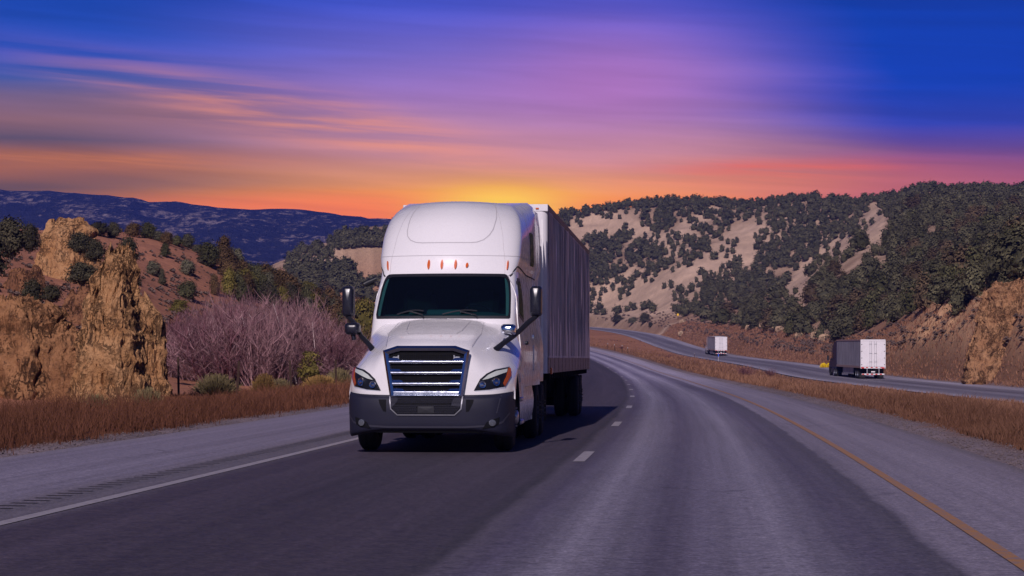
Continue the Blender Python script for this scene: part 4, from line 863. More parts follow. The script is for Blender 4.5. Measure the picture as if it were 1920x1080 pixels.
# ================================================================== plants
def leafmat(name,c0,c1,rough=.85):
    m,n,p=newmat(name); co=objco(n); v=n.attr('var','Fac'); oi=n.new('ShaderNodeObjectInfo').outputs['Random']
    c_=n.mix(v,c0,c1); c_=n.mix(1.0,c_,n.mapr(oi,0,1,.72,1.3,False),'MULTIPLY'); c_=n.mix(1.0,c_,n.mapr(n.noise(co,9,3),.3,.7,.8,1.2,False),'MULTIPLY'); n.put(p.inputs['Base Color'],c_); p.inputs['Roughness'].default_value=rough; p.inputs['Specular IOR Level'].default_value=.15
    return m
def quads(c,u,w): return np.stack([c-u-w,c+u-w,c+u+w,c-u+w],1).reshape(-1,3)
def rdir(n,rng):
    v=rng.normal(size=(n,3)); return v/np.linalg.norm(v,axis=1)[:,None]
def crown_arr(nclump,nleaf,ls,seed,cone=.0,core=True):
    """unit crown, z 0..1, about 1 wide"""
    rng=np.random.default_rng(seed); z=rng.random(nclump)**.9; prof=np.sqrt(np.clip(1-(2*z-.85)**2/1.35,.02,1)); prof=prof*(1-cone*z)*(.55+.45*np.clip(z*6,0,1))
    a=rng.random(nclump)*6.283; lump=1+.22*vn(np.cos(a)*1.7+seed,np.sin(a)*1.7,z*2.2,seed); r=.47*prof*lump*np.sqrt(rng.random(nclump)*.55+.45)
    cc=np.stack([r*np.cos(a),r*np.sin(a),.04+.93*z],1); i=rng.integers(0,nclump,nleaf); s=.085*(.7+.6*rng.random(nclump))[i]
    c=cc[i]+rng.normal(size=(nleaf,3))*s[:,None]*np.array([1,1,.75]); c[:,2]=np.abs(c[:,2])
    nn=c-np.array([0,0,.35]); nn=nn/(np.linalg.norm(nn,axis=1)[:,None]+1e-9)+.35*(c-cc[i])/s[:,None]+.55*rdir(nleaf,rng); u=np.cross(nn,rdir(nleaf,rng)); u/=np.linalg.norm(u,axis=1)[:,None]+1e-9; w=np.cross(nn,u); w/=np.linalg.norm(w,axis=1)[:,None]+1e-9; l=ls*(.6+.8*rng.random(nleaf))[:,None]
    V=quads(c,u*l,w*l*.55); var=np.clip(rng.random(nclump)[i]*.7+.3*rng.random(nleaf),0,1); F_=np.arange(nleaf*4).reshape(-1,4); va=np.repeat(var,4)
    if core:
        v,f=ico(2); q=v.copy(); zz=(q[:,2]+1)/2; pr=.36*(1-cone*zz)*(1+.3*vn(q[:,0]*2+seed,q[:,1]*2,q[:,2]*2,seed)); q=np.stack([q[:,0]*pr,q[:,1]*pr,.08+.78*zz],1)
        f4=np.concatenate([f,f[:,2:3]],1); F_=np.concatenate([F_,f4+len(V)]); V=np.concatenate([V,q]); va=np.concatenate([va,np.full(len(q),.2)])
    return V,F_,va
def crown_mesh(name,args,mat_):
    V,F_,va=crown_arr(*args); o=mk(name,V,F_[:args[1]],mat_,None,False,{'var':va}) if not args[-1] else None
    if o is None:
        fs=[tuple(x) for x in F_[:args[1]]]+[tuple(x[:3]) for x in F_[args[1]:]]; o=mk(name,V,fs,mat_,None,False,{'var':va})
    C.objects.unlink(o); return o.data
junG=leafmat('juniper_green',(.030,.030,.014),(.115,.105,.048)); junD=leafmat('juniper_dark',(.022,.021,.014),(.085,.072,.042)); junP=leafmat('juniper_greygreen',(.05,.048,.032),(.15,.135,.085)); junR=leafmat('juniper_bronze',(.045,.026,.012),(.14,.085,.04)); junY=leafmat('juniper_yellowgreen',(.06,.052,.012),(.19,.15,.035)); farT=leafmat('far_juniper',(.034,.033,.020),(.125,.112,.062)); farB=leafmat('far_brown_juniper',(.04,.028,.018),(.13,.09,.05))
bark=simple('juniper_bark',(.11,.075,.055),.9,0,.2,.3,8,bump=.5)
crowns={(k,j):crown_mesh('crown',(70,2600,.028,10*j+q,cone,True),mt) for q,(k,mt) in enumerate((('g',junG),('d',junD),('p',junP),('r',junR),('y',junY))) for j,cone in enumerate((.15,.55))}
mb=MB(); mb.tube([(0,0,-.08),(.01,.0,.15),(-.02,.01,.4),(.01,0,.75)],[.06,.05,.035,.012],7)
for a in np.linspace(0,6.28,7)[:-1]: mb.tube([(0,0,.1+.04*a),(.15*math.cos(a),.15*math.sin(a),.25+.05*a),(.30*math.cos(a),.30*math.sin(a),.42+.05*a)],[.025,.017,.006],5)
_t=mb.build('trunk',bark); trunkme=_t.data; C.objects.unlink(_t)
NT_=[0]
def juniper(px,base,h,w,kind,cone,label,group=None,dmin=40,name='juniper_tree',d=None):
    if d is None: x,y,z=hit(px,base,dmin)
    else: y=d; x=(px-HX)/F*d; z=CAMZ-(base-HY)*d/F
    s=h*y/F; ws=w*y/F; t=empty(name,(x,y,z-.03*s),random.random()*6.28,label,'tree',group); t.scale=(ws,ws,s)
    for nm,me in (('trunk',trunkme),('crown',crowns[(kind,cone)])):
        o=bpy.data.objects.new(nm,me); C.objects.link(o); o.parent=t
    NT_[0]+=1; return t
# single junipers on the open left slope
for a in [(310,483,26,24,'g',1,'small pointed dark green juniper alone high on the bare left slope'),
(287,517,29,30,'p',0,'pale round juniper on the bare left slope, touching a small dark one'),
(304,535,30,18,'d',1,'narrow dark juniper just below the pale round one on the left slope'),
(351,517,31,30,'p',0,'round grey-green juniper in the middle of the bare left slope'),
(352,562,36,40,'g',0,'wide rounded green juniper low on the bare left slope, above the thicket'),
(402,554,38,28,'r',1,'bronze pointed juniper at the upper edge of the bare thicket'),
(337,592,28,42,'y',0,'yellow-green juniper half hidden behind the left end of the thicket'),
(240,494,50,42,'d',0,'tall dark juniper where the bare slope meets the sandstone knob',None,40,'juniper_tree',118),
(248,556,64,34,'d',0,'dark bushy juniper growing along the right side of the rocks',None,40,'juniper_tree',95),
(150,474,38,52,'d',0,'dark spreading juniper rooted on the face of the sandstone knob',None,40,'juniper_tree',140),
(178,490,42,44,'d',0,'dark juniper at the right foot of the sandstone knob',None,40,'juniper_tree',136),
(155,532,40,70,'d',0,'low wide dark juniper under the sandstone knob, behind the tall fin',None,40,'juniper_tree',112),
(60,572,48,46,'d',0,'dark upright juniper in the hollow left of the tall fin',None,40,'juniper_tree',92),
(97,566,32,40,'d',0,'smaller dark juniper beside the upright one in the hollow',None,40,'juniper_tree',92),
(390,500,46,46,'g',0,'broad green juniper at the left end of the crest grove'),
(421,502,58,40,'r',1,'tall bronze juniper rising above the crest grove'),
(441,506,42,40,'p',0,'grey-green juniper at the right of the bronze crest tree'),
(20,480,72,70,'d',0,'big dark juniper at the upper left frame edge',None,40,'juniper_tree',118),
(-22,520,90,80,'d',0,'dark juniper cut off by the left frame edge',None,40,'juniper_tree',110),
(55,470,50,40,'d',0,'dark juniper between the frame edge tree and the sandstone knob',None,40,'juniper_tree',150)]: juniper(*a)
juniper(581,716,56,50,'y',0,'rounded green juniper by the fence just left of the truck',d=108); 
for px,b,h,w,kd in [(213,447,30,30,'d'),(186,443,26,40,'d'),(250,444,26,32,'r'),(277,447,30,32,'g'),(297,452,20,22,'p'),(313,459,24,26,'r'),(332,462,20,24,'g'),(352,466,28,26,'p'),(370,474,16,20,'p')]:
    juniper(px,b,h,w,kd,0,'juniper in the row along the crest of the bare left slope','junipers along the left crest')
rng=np.random.default_rng(9); gp=[]
while len(gp)<42:
    px=rng.uniform(428,632); lo=np.interp(px,[428,470,520,580,632],[512,532,548,575,590]); hi=np.interp(px,[428,470,520,580,632],[566,572,585,598,606]); b=rng.uniform(lo,hi)
    if all(abs(px-a)>8 or abs(b-c_)>7 for a,c_ in gp): gp.append((px,b))
for px,b in gp: juniper(px,b,rng.uniform(36,56),rng.uniform(30,46),rng.choice(['g','r','d','p','y','r','g']),int(rng.random()<.3),'juniper in the dense grove between the thicket and the pale far hill','junipers of the grove behind the thicket',120)
for px,b,h,w,kd in [(628,618,50,48,'r'),(655,632,64,50,'g'),(684,652,90,56,'y'),(668,612,54,44,'r'),(604,600,44,40,'d'),(700,640,76,50,'g')]: juniper(px,b,h,w,kd,0,'juniper close behind the truck mirrors at the right end of the grove','junipers behind the truck mirrors',120)
for px,b,h,w,l in [(1158,607,16,24,'dark round bush nearest the trailer in the field beyond the far lanes'),(1187,608,13,19,'pale middle bush of the row beyond the far lanes'),(1209,606,19,22,'taller dark bush at the right of the row beyond the far lanes'),(1220,615,10,9,'tiny dark bush in front of the taller one beyond the far lanes')]: juniper(px,b,h,w,'p' if 'pale' in l else 'd',0,l,dmin=400,name='juniper_bush')
# ---- the wooded hills: the larger trees one by one, the rest as one wood
def yb(px): return np.interp(px,[540,720,1060,1110,1250,1290,1330,1400,1450,1500,1560,1640,1700,1760,1800,1860,1920,2000],[565,575,596,592,586,596,606,618,622,632,642,622,606,582,592,560,535,520])
rng=np.random.default_rng(11); pts=[]; grid={}
D_s=np.concatenate([np.arange(120,300,1.),np.arange(300,1100,2.)]); cache={}
def hitc(px,py):
    k=int(px//2)
    if k not in cache:
        x=(k*2+1-HX)/F*D_s; cache[k]=(HY-F*(gz(x,D_s)-CAMZ)/D_s)
    q=cache[k]; m_=(q<=py); 
    if not m_.any(): return None
    i=int(np.argmax(m_)); return D_s[i]
for px in np.arange(1048,1975,5.5):   # trees standing along the skyline
    q=None; hitc(px,300); c_=cache[int(px//2)]; i=int(np.argmin(np.where(D_s>300,c_,9e9))); pts.append((px+rng.uniform(-2,2),c_[i]+2,D_s[i]-3,1.0))
for _ in range(19000):
    q_=rng.random()
    if q_<.20: px,py=rng.uniform(540,735),rng.uniform(440,570)
    elif q_<.30: px,py=rng.uniform(735,1045),rng.uniform(400,590)
    else: px=rng.uniform(1045,1975); py=rng.uniform(356,645)
    if py>yb(px): continue
    d=hitc(px,py)
    if d is None or d<150 or (px<800 and d<480): continue
    pl=float(pale(px,py)); cl=float(vn(px/26.,py/20.,3.3,77))
    dn=(.47 if px>1045 else .6)*(1-(.62 if px>1045 else .25)*pl)+.58*cl-.12*(d<600)*(px<1700)
    if rng.random()>dn: continue
    sp=(4600. if d>650 else 4700.)/d*(1.0+.7*pl); key=(int(px//12),int(py//12)); ok=True
    for a in (-1,0,1):
        for b in (-1,0,1):
            for (qx,qy) in grid.get((key[0]+a,key[1]+b),()):
                if (qx-px)**2+((qy-py)*1.5)**2<sp*sp: ok=False
    if ok: grid.setdefault(key,[]).append((px,py)); pts.append((px,py,d,1.0-.25*pl))
fv=[crown_arr(22,240,.062,200+j,(.1,.3,.5,.2)[j],True) for j in range(4)]
rec=[]
for px,py,d,s in pts:
    h=rng.uniform(2.5,4.9)*s*(1.0 if d>420 else .95); rec.append((h/d,px,py,d,h))
rec.sort(reverse=True)
NI=210; farm=[crown_mesh('far_crown',(40,1000,.036,300+j,(.1,.3,.55,.2)[j],True),(farT,farB,farT,junG)[j]) for j in range(4)]
for _,px,py,d,h in rec[:NI]:
    x=(px-HX)/F*d; o=bpy.data.objects.new('hill_juniper',farm[rng.choice([0,0,1,2,2,3])]); C.objects.link(o); w=h*rng.uniform(.75,1.2); o.location=(x,d,float(gz(x,d))-.15); o.scale=(w,w,h); o.rotation_euler=(0,0,rng.uniform(0,6.28))
    tag(o,'dark juniper among the many on the slopes of the wooded hills','tree','junipers on the wooded hills')
VV=[];FF=[];AA=[];n0=0
for _,px,py,d,h in rec[NI:]:
    V_,F_,a_=fv[rng.integers(0,4)]; w=h*rng.uniform(.75,1.2); an=rng.uniform(0,6.28); x=(px-HX)/F*d; z=float(gz(x,d))-.15; ca,sa=math.cos(an),math.sin(an)
    VV.append(np.stack([(V_[:,0]*ca-V_[:,1]*sa)*w+x,(V_[:,0]*sa+V_[:,1]*ca)*w+d,V_[:,2]*h+z],1)); FF.append(F_+n0); AA.append(np.clip(a_*rng.uniform(.5,1.4),0,1)); n0+=len(V_)
VV=np.concatenate(VV);FF=np.concatenate(FF);AA=np.concatenate(AA); tri=FF[:,2]==FF[:,3]
nq=FF[~tri]; nt3=np.stack([FF[tri][:,0],FF[tri][:,1],FF[tri][:,2]],1)
# triangles carried as their own faces: split every quad in two so one face size serves all
al=np.concatenate([nq[:,[0,1,2]],nq[:,[0,2,3]],nt3]); o=mk('juniper_wood',VV,al,farT,None,False,{'var':AA}); tag(o,'wood of small dark junipers covering the far hills','wood',None,'stuff')
print('far trees',len(rec))
# ---- bare shrubs of the thicket, pale-trunked saplings
def twigs(nst,ntw,seed,spread=.5,sw=.006,tw=.0022,up=.5):
    rng=np.random.default_rng(seed); V=[];Fs=[];A=[];n0=0
    def rib(P,w,va):
        nonlocal n0
        P=np.asarray(P); k=len(P); t=np.gradient(P,axis=0); s=np.cross(t,rng.normal(size=3)); s/=np.linalg.norm(s,axis=1)[:,None]+1e-9; wv=w*np.linspace(1,.35,k)[:,None]
        V.append(np.concatenate([P-s*wv,P+s*wv])); i=np.arange(k-1); Fs.append(np.stack([n0+i,n0+k+i,n0+k+i+1,n0+i+1],1)); A.append(np.full(2*k,va)); n0+=2*k
    stems=[]
    for _ in range(nst):
        a=rng.random()*6.283; r0=rng.random()*.22; L=rng.uniform(.6,1.0); lean=rng.uniform(.05,spread); b=np.array([r0*math.cos(a),r0*math.sin(a),0]); dr=np.array([math.cos(a)*lean,math.sin(a)*lean,1.0]); dr/=np.linalg.norm(dr); bend=rng.normal(size=3)*.10
        t=np.linspace(0,1,6)[:,None]; P=b+dr*L*t+bend*t*t; P[:,2]=np.minimum(P[:,2],1.02); stems.append((P,L)); rib(P,sw*rng.uniform(.5,1.3),rng.uniform(0,1)); rib(P,sw*.8,rng.uniform(0,1))
    for _ in range(ntw):
        P,L=stems[rng.integers(0,nst)]; u=rng.uniform(.15,.97); k=int(u*5); c=P[k]+(P[min(k+1,5)]-P[k])*(u*5-k); dr=P[5]-P[0]; dr/=np.linalg.norm(dr); q=dr*up+rdir(1,rng)[0]*.55+np.array([0,0,.35]); q/=np.linalg.norm(q); l=rng.uniform(.07,.26)
        t=np.linspace(0,1,3)[:,None]; rib(c+q*l*t+rng.normal(size=3)*.03*t*t,tw*rng.uniform(.6,1.4),rng.uniform(0,1))
    return np.concatenate(V),np.concatenate(Fs),np.concatenate(A)
twR=leafmat('red_twigs',(.08,.03,.04),(.21,.096,.112)); twG=leafmat('grey_twigs',(.14,.066,.078),(.34,.20,.205)); aspenb=simple('pale_bark',(.50,.38,.37),.8,0,.2,.2,5)
shr=[]
for j in range(5):
    V_,F_,a_=twigs(46,1500,400+j,.55,.0055,.0026); o=mk('shrub',V_,F_,twR if j%2==0 else twG,None,False,{'var':a_}); C.objects.unlink(o); shr.append(o.data)
rng=np.random.default_rng(21)
TO=([305,325,350,385,420,460,500,540,580,620,660,700],[640,606,588,566,553,549,549,553,562,584,604,640])
for i in range(58):
    px=rng.uniform(312,700); d=rng.uniform(108,146); x=(px-HX)/F*d; z=float(gz(x,d)); top=np.interp(px,*TO)+rng.uniform(-2,44)+max(0,128-d)*1.2; h=max(2.0,(HY-top)*d/F+CAMZ-z); w=rng.uniform(3.6,6.0)
    o=bpy.data.objects.new('bare_shrub',shr[rng.integers(0,5)]); C.objects.link(o); o.location=(x,d,z-.1); o.scale=(w,w,h); o.rotation_euler=(0,0,rng.uniform(0,6.28)); tag(o,'leafless mauve shrub in the thicket behind the left fence','shrub','bare shrubs of the thicket')
for (bx,by,tx,ty,l) in [(430,742,398,590,'pale leaning bare sapling at the left of the thicket'),(551,700,466,585,'pale bare sapling leaning far left in the middle of the thicket'),(560,735,512,566,'tall pale bare sapling with forked top in the thicket'),(535,730,535,572,'straight pale bare sapling in the thicket'),(598,735,585,600,'pale upright bare sapling near the right end of the thicket'),(480,740,452,580,'thin pale bare sapling between the leaning ones'),(372,742,352,610,'short pale bare sapling near the rocks')]:
    d=114.; x=(bx-HX)/F*d; z=float(gz(x,d)); x2=(tx-HX)/F*d; h=(HY-ty)*d/F+CAMZ-z; t=empty('bare_sapling',(x,d,z-.1),0,l,'tree'); m=MB(); dx_=x2-x
    m.tube([(0,0,-.1),(dx_*.3,.1,h*.3),(dx_*.62,.0,h*.64),(dx_,.1,h)],[.045,.036,.024,.008],6); m.build('trunk',aspenb,t,60)
    V_,F_,a_=twigs(12,300,int(bx*7+ty),.5,.008,.0036); m2=mk('crown',V_*np.array([3.2,3.2,h*.66]),F_,twG,t,False,{'var':a_}); m2.location=(dx_*.36,0,h*.38)
# ---- rabbitbrush along the fence
def brush_mesh(seed,mat_):
    rng=np.random.default_rng(seed); n=2600; a=rng.random(n)*6.283; ph=np.arccos(1-rng.random(n)*.95); L=rng.uniform(.6,1.05,n); dr=np.stack([np.sin(ph)*np.cos(a)*.55,np.sin(ph)*np.sin(a)*.55,np.cos(ph)*.75+.25],1); b=rng.normal(size=(n,3))*np.array([.08,.08,0]); s=np.cross(dr,rdir(n,rng)); s/=np.linalg.norm(s,axis=1)[:,None]; w=.0055
    V=np.stack([b-s*w*.5,b+s*w*.5,b+dr*L[:,None]+s*w*1.4,b+dr*L[:,None]-s*w*1.4],1).reshape(-1,3); va=np.stack([np.zeros(n),np.zeros(n),rng.random(n)*.5+.5,rng.random(n)*.5+.5],1).ravel(); o=mk('b',V,np.arange(4*n).reshape(-1,4),mat_,None,False,{'var':va}); C.objects.unlink(o); return o.data
brY=leafmat('rabbitbrush',(.12,.07,.03),(.32,.19,.06)); brG=leafmat('rabbitbrush_green',(.10,.08,.045),(.27,.21,.10)); brYY=leafmat('bright_yellow_leaves',(.55,.40,.01),(.85,.62,.02))
bms=[brush_mesh(50,brG),brush_mesh(51,brY),brush_mesh(52,brY)]; byy=brush_mesh(53,brYY)
def bush(px,base,h,w,me,label,d=None,name='rabbitbrush',cat='bush',group=None):
    x,y,z=hit(px,base,28) if d is None else ((px-HX)/F*d,d,float(gz((px-HX)/F*d,d)))
    o=bpy.data.objects.new(name,me); C.objects.link(o); o.location=(x,y,z-.05); kx=1.15 if name=='rabbitbrush' else .95; o.scale=(w*y/F*kx,w*y/F*kx,h*y/F*(1.3 if name=='rabbitbrush' else 1)); o.rotation_euler=(0,0,random.random()*6); return tag(o,label,cat,group)
for a in [(406,756,36,64,bms[0],'wide dull green-gold rabbitbrush left of the tallest fence post',85),(494,752,34,36,bms[1],'golden yellow rabbitbrush between the two middle fence posts',92),(526,750,24,38,bms[0],'dull green rabbitbrush right of the golden yellow one',96),(603,742,28,56,bms[1],'orange-gold rabbitbrush below the rounded juniper',100),(636,738,36,44,bms[0],'pale green-gold rabbitbrush touching the truck headlight in view',104),(276,790,44,50,bms[0],'green-tan rabbitbrush at the foot of the rock ledge',58),(180,785,36,44,bms[0],'tan rabbitbrush growing against the base of the tall fin',58)]: bush(*a)
bush(1544,663,11,12,byy,'small bright yellow bush just ahead of the blue truck',284,'yellow_bush'); bush(1556,662,11,15,byy,'low bright yellow bush hidden behind the blue truck cab',285,'yellow_bush')
for px,b,h,w,l in [(1398,706,22,42,'dark brown bush in the median left of the far truck'),(1445,706,16,30,'smaller brown bush right of the dark one in the median'),(1166,655,7,14,'dark small bush in the narrow far end of the median'),(1252,672,7,10,'dark tuft by the far lanes in the median')]: bush(px,b,h,w,shr[0],l,None,'median_bush')
# ---- grass
def blades(x,y,h,w,va,rng,lean=.35):
    n=len(x); z=gz(x,y)-.03; a=rng.random(n)*6.283; s=np.stack([np.cos(a)*w,np.sin(a)*w*.4,0*a],1); b=np.stack([x,y,z],1); k=rng.normal(size=(n,2))*lean*h[:,None]
    mid=b+np.stack([k[:,0]*.35,k[:,1]*.35,h*.6],1); tip=b+np.stack([k[:,0],k[:,1],h],1)
    V=np.stack([b-s,b+s,mid+s*.8,mid-s*.8,tip],1).reshape(-1,3); i=np.arange(n)*5
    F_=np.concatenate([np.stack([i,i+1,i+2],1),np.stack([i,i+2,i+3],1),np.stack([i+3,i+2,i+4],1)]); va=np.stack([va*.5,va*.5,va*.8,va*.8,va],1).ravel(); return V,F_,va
grassm=leafmat('dry_grass',(.09,.040,.025),(.31,.16,.10),.9); grassm2=leafmat('dark_dry_grass',(.05,.018,.011),(.21,.086,.048),.9)
rng=np.random.default_rng(31); N=130000
y=24+ (rng.random(N)**1.5)*110; off=rng.random(N)**1.1*9.5; x=xL(y)+S0-.75-off+rng.normal(size=N)*.18; tuft=vn(x/.9,y/1.6,0,88); keep=(tuft+.5*vn(x/2.6,y/5,0,86)+rng.normal(size=N)*.4>-.35); x,y,off,tuft=x[keep],y[keep],off[keep],tuft[keep]
big=vn(x/3.1,y/4.5,0,87); h=(1-.62*sst(3.0,6.0,off))*(.24+.26*np.clip(off/1.5,0,1)+.15*tuft+.16*big)*rng.uniform(.5,1.35,len(x)); h=np.clip(h,.06,1.1); V_,F_,a_=blades(x,y,h,.004+.00012*y,(.45+.55*sst(36,85,y))*np.clip(.45+.30*tuft+.22*big+rng.normal(size=len(x))*.27,0,1),rng)  # blade tone darkens toward the camera, a painted vignette
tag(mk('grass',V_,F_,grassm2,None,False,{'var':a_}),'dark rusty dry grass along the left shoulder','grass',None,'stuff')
N=210000; y=np.clip(26/(rng.random(N)*.997+.003)**.62,26,560); x0=xL(y)+S1+.9; x1=xR(y)-.8; u=rng.random(N); x=x0+(x1-x0)*u; t_=x/np.maximum(y,40); keep=(x1-x0>.5)&(t_<.34); x,y,u=x[keep],y[keep],u[keep]
tuft=vn(x/1.1,y/2.2,0,89)+.5*vn(x/5,y/9,0,90); ed=np.minimum(x-(xL(y)+S1+.9),xR(y)-.8-x); keep=(tuft+rng.normal(size=len(x))*.5>-.5)&~((np.abs(vn(x/9,y/30,0,91))<.06)&(rng.random(len(x))<.8)); x,y,tuft,ed=x[keep],y[keep],tuft[keep],ed[keep]
h=(.18+.32*np.clip(ed/2.0,0,1)*np.clip(1.2-y/260,.35,1)+.16*tuft)*rng.uniform(.6,1.25,len(x)); h=np.clip(h,.06,.9); V_,F_,a_=blades(x,y,h,.005+.00016*y,np.clip(.45+.36*tuft+rng.normal(size=len(x))*.27,0,1)*(.3+.7*sst(35,120,y)),rng)  # nearer median blades coloured darker to imitate corner vignette
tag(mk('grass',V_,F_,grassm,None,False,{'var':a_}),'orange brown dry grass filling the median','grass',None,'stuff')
N=26000; y=rng.uniform(90,620,N)**1.0; x=xR(y)+RW+.6+rng.random(N)**1.3*7; h=rng.uniform(.15,.5,N); V_,F_,a_=blades(x,y,h,.01+.0002*y,rng.random(N),rng); tag(mk('grass',V_,F_,grassm,None,False,{'var':a_}),'dry grass strip beyond the far lanes','grass',None,'stuff')
# ---- sagebrush and scrub over the open slopes
sg_=crown_arr(8,42,.16,500,.1,False); rng=np.random.default_rng(41); VV=[];FF=[];AA=[];n0=0; cnt=0
while cnt<2600:
    q=rng.random()
    if q<.26: px,py=rng.uniform(-60,470),rng.uniform(425,700)
    elif q<.78: px=rng.uniform(1108,1700); py=rng.uniform(586,705)
    else: px=rng.uniform(1560,1960); py=rng.uniform(520,722)
    x,y,z=hit(px,py,90 if px<800 else 120,1000)
    rl_=(x-float(xR(y)))*float(cR(y)); 
    if px>800 and (rl_<RW+2.5 and y<980): continue
    if px<800 and (float(xL(y))+S0-x)<10: continue
    if px>800 and py<yb(px)-2 and q<.78: continue
    if px>1640 and rng.random()<.75: continue
    if float(vn(px/30.,py/14.,0,93))+rng.normal()*.45<-.1: continue
    V_,F_,a_=sg_; s=rng.uniform(.3,.8)*(.8 if px<800 else 1.25); hh=s*rng.uniform(.45,.8)*(1.0); VV.append(V_*np.array([s,s,hh])+np.array([x,y,z-.04])); FF.append(F_+n0); AA.append(np.clip(a_*.6+rng.uniform(0,.5),0,1)); n0+=len(V_); cnt+=1
sagem=leafmat('sagebrush',(.11,.07,.058),(.30,.21,.175)); o=mk('sagebrush',np.concatenate(VV),np.concatenate(FF),sagem,None,False,{'var':np.concatenate(AA)}); tag(o,'low grey sagebrush dotting the open slopes','scrub',None,'stuff')
# ---- gravel on the verges
rng=np.random.default_rng(51); v,f=ico(1); VV=[];FF=[];n0=0
for i in range(6500):
    y=26+rng.random()**2*90
    x=float(xL(y))+(S0-.05-rng.random()**1.4*1.0 if rng.random()<.5 else S1+.05+rng.random()**1.4*1.1); s=rng.uniform(.007,.020)
    VV.append(v*np.array([s*rng.uniform(.7,1.4),s*rng.uniform(.7,1.4),s*.7])*(1+.25*rng.normal(size=(len(v),1)))+np.array([x,y,float(gz(x,y))+.012])); FF.append(f+n0); n0+=len(v)
tag(mk('gravel',np.concatenate(VV),np.concatenate(FF),simple('gravel_stone',(.15,.115,.12),.9,0,.2,.5,3)),'loose gravel on the road verges','gravel',None,'stuff')
# ================================================================== fence posts, delineators, signs
postm=simple('rusty_post',(.05,.028,.02),.85,0,.2,.4,12)
for px,py,h,d in [(335,756,52,84),(444,749,55,79),(546,737,49,90),(631,734,49,96)]:
    x=(px-HX)/F*d; z=float(gz(x,d)); hh=1.6; m=MB(); m.prism([(-.045,0),(-.01,.01),(-.01,.05),(.01,.05),(.01,.01),(.045,0),(.045,-.014),(-.045,-.014)],2,0,hh)
    for q in np.arange(.15,hh,.08): m.box(-.012,.012,-.026,-.014,q,q+.03)
    o=m.build('fence_post',postm); o.location=(x,d,z-.05); o.rotation_euler=(R(random.uniform(-3,3)),R(random.uniform(-3,3)),.2)
    tag(o,{335:'thin rusty fence post beside the rock ledge, left of the thicket',444:'thin rusty fence post between the two left rabbitbrushes',546:'thin rusty fence post in the middle of the fence line',631:'thin rusty fence post nearest the truck'}[px],'fence post','fence posts along the left shoulder')
wires=MB(); pts=[((px-HX)/F*d,d,CAMZ-(py-HY)*d/F,h*d/F) for px,py,h,d in [(190,775,52,76),(335,756,52,84),(444,749,55,79),(546,737,49,90),(631,734,49,96)]]
for f_ in (.45,.68,.92):
    wires.tube([(a,b-.02,float(gz(a,b))+1.5*f_-.05) for a,b,c_,e in pts[1:]],.004,4)
tag(wires.build('fence_wire',postm),'three strands of wire strung between the rusty posts','wire')
whitep=simple('white_post',(.42,.36,.36),.6); bluep=simple('blue_marker',(.02,.12,.75),.4,0,.5,.05)
def delin(px,base,h,d,label,top=None,group='thin marker posts in the median'):
    
    if px<1180:
        dd=np.arange(150,420,1.); d=float(dd[np.argmin(np.abs((px-HX)/F*dd-(xL(dd)+S1+1.3)))])
    x=(px-HX)/F*d; z=float(gz(x,d)); hh=max(.9,h*d/F); t=empty('marker_post',(x,d,z),0,label,'marker post',group); m=MB(); m.prism([(-.035,-.01),(.035,-.01),(.045,.02),(-.045,.02)],2,0,hh*(.7 if top else 1)); m.build('post',postm if not top else whitep,t)
    m=MB(); m.box(-.07 if top else -.04,.07 if top else .04,-.03,.03,hh*.72 if top else hh-.18,hh*(1.12 if top else 1)+.002,bev=.01); m.build('reflector',top or whitep,t)
for px,b,h,d,l in [(1139.5,647,9,205,'thin marker post nearest the trailer'),(1152,655,12,170,'second thin marker post from the trailer, left of a taller one'),(1166.5,663,14,148,'tallest thin marker post by the road edge'),(1177,667,10,140,'leaning short marker post right of the tallest'),(1201,640,6,560,'tiny marker post by the near edge of the far lanes, furthest up the road'),(1232,653,7,500,'tiny marker post left of its twin by the far lanes'),(1240,653,7,490,'tiny marker post right of its twin by the far lanes'),(1302,666,8,420,'marker post beside the far lanes left of the small white truck')]: delin(px,b,h,d,l)
delin(1347,677,13,360,'blue topped marker post in front of the small white truck',bluep,None)
x,y,z=hit(1271,600,500); t=empty('road_sign',(x,y,z),0,'tiny yellow road sign in the field below the wooded hill','sign'); m=MB(); m.box(-.06,.06,-.03,.03,0,1.6); m.build('post',postm,t); m=MB(); m.prism([(0,1.1),(.38,1.6),(0,2.1),(-.38,1.6)],1,-.06,-.035); m.build('sign_board',simple('sign_yellow',(.85,.50,.02),.5,0,.4,.05),t)
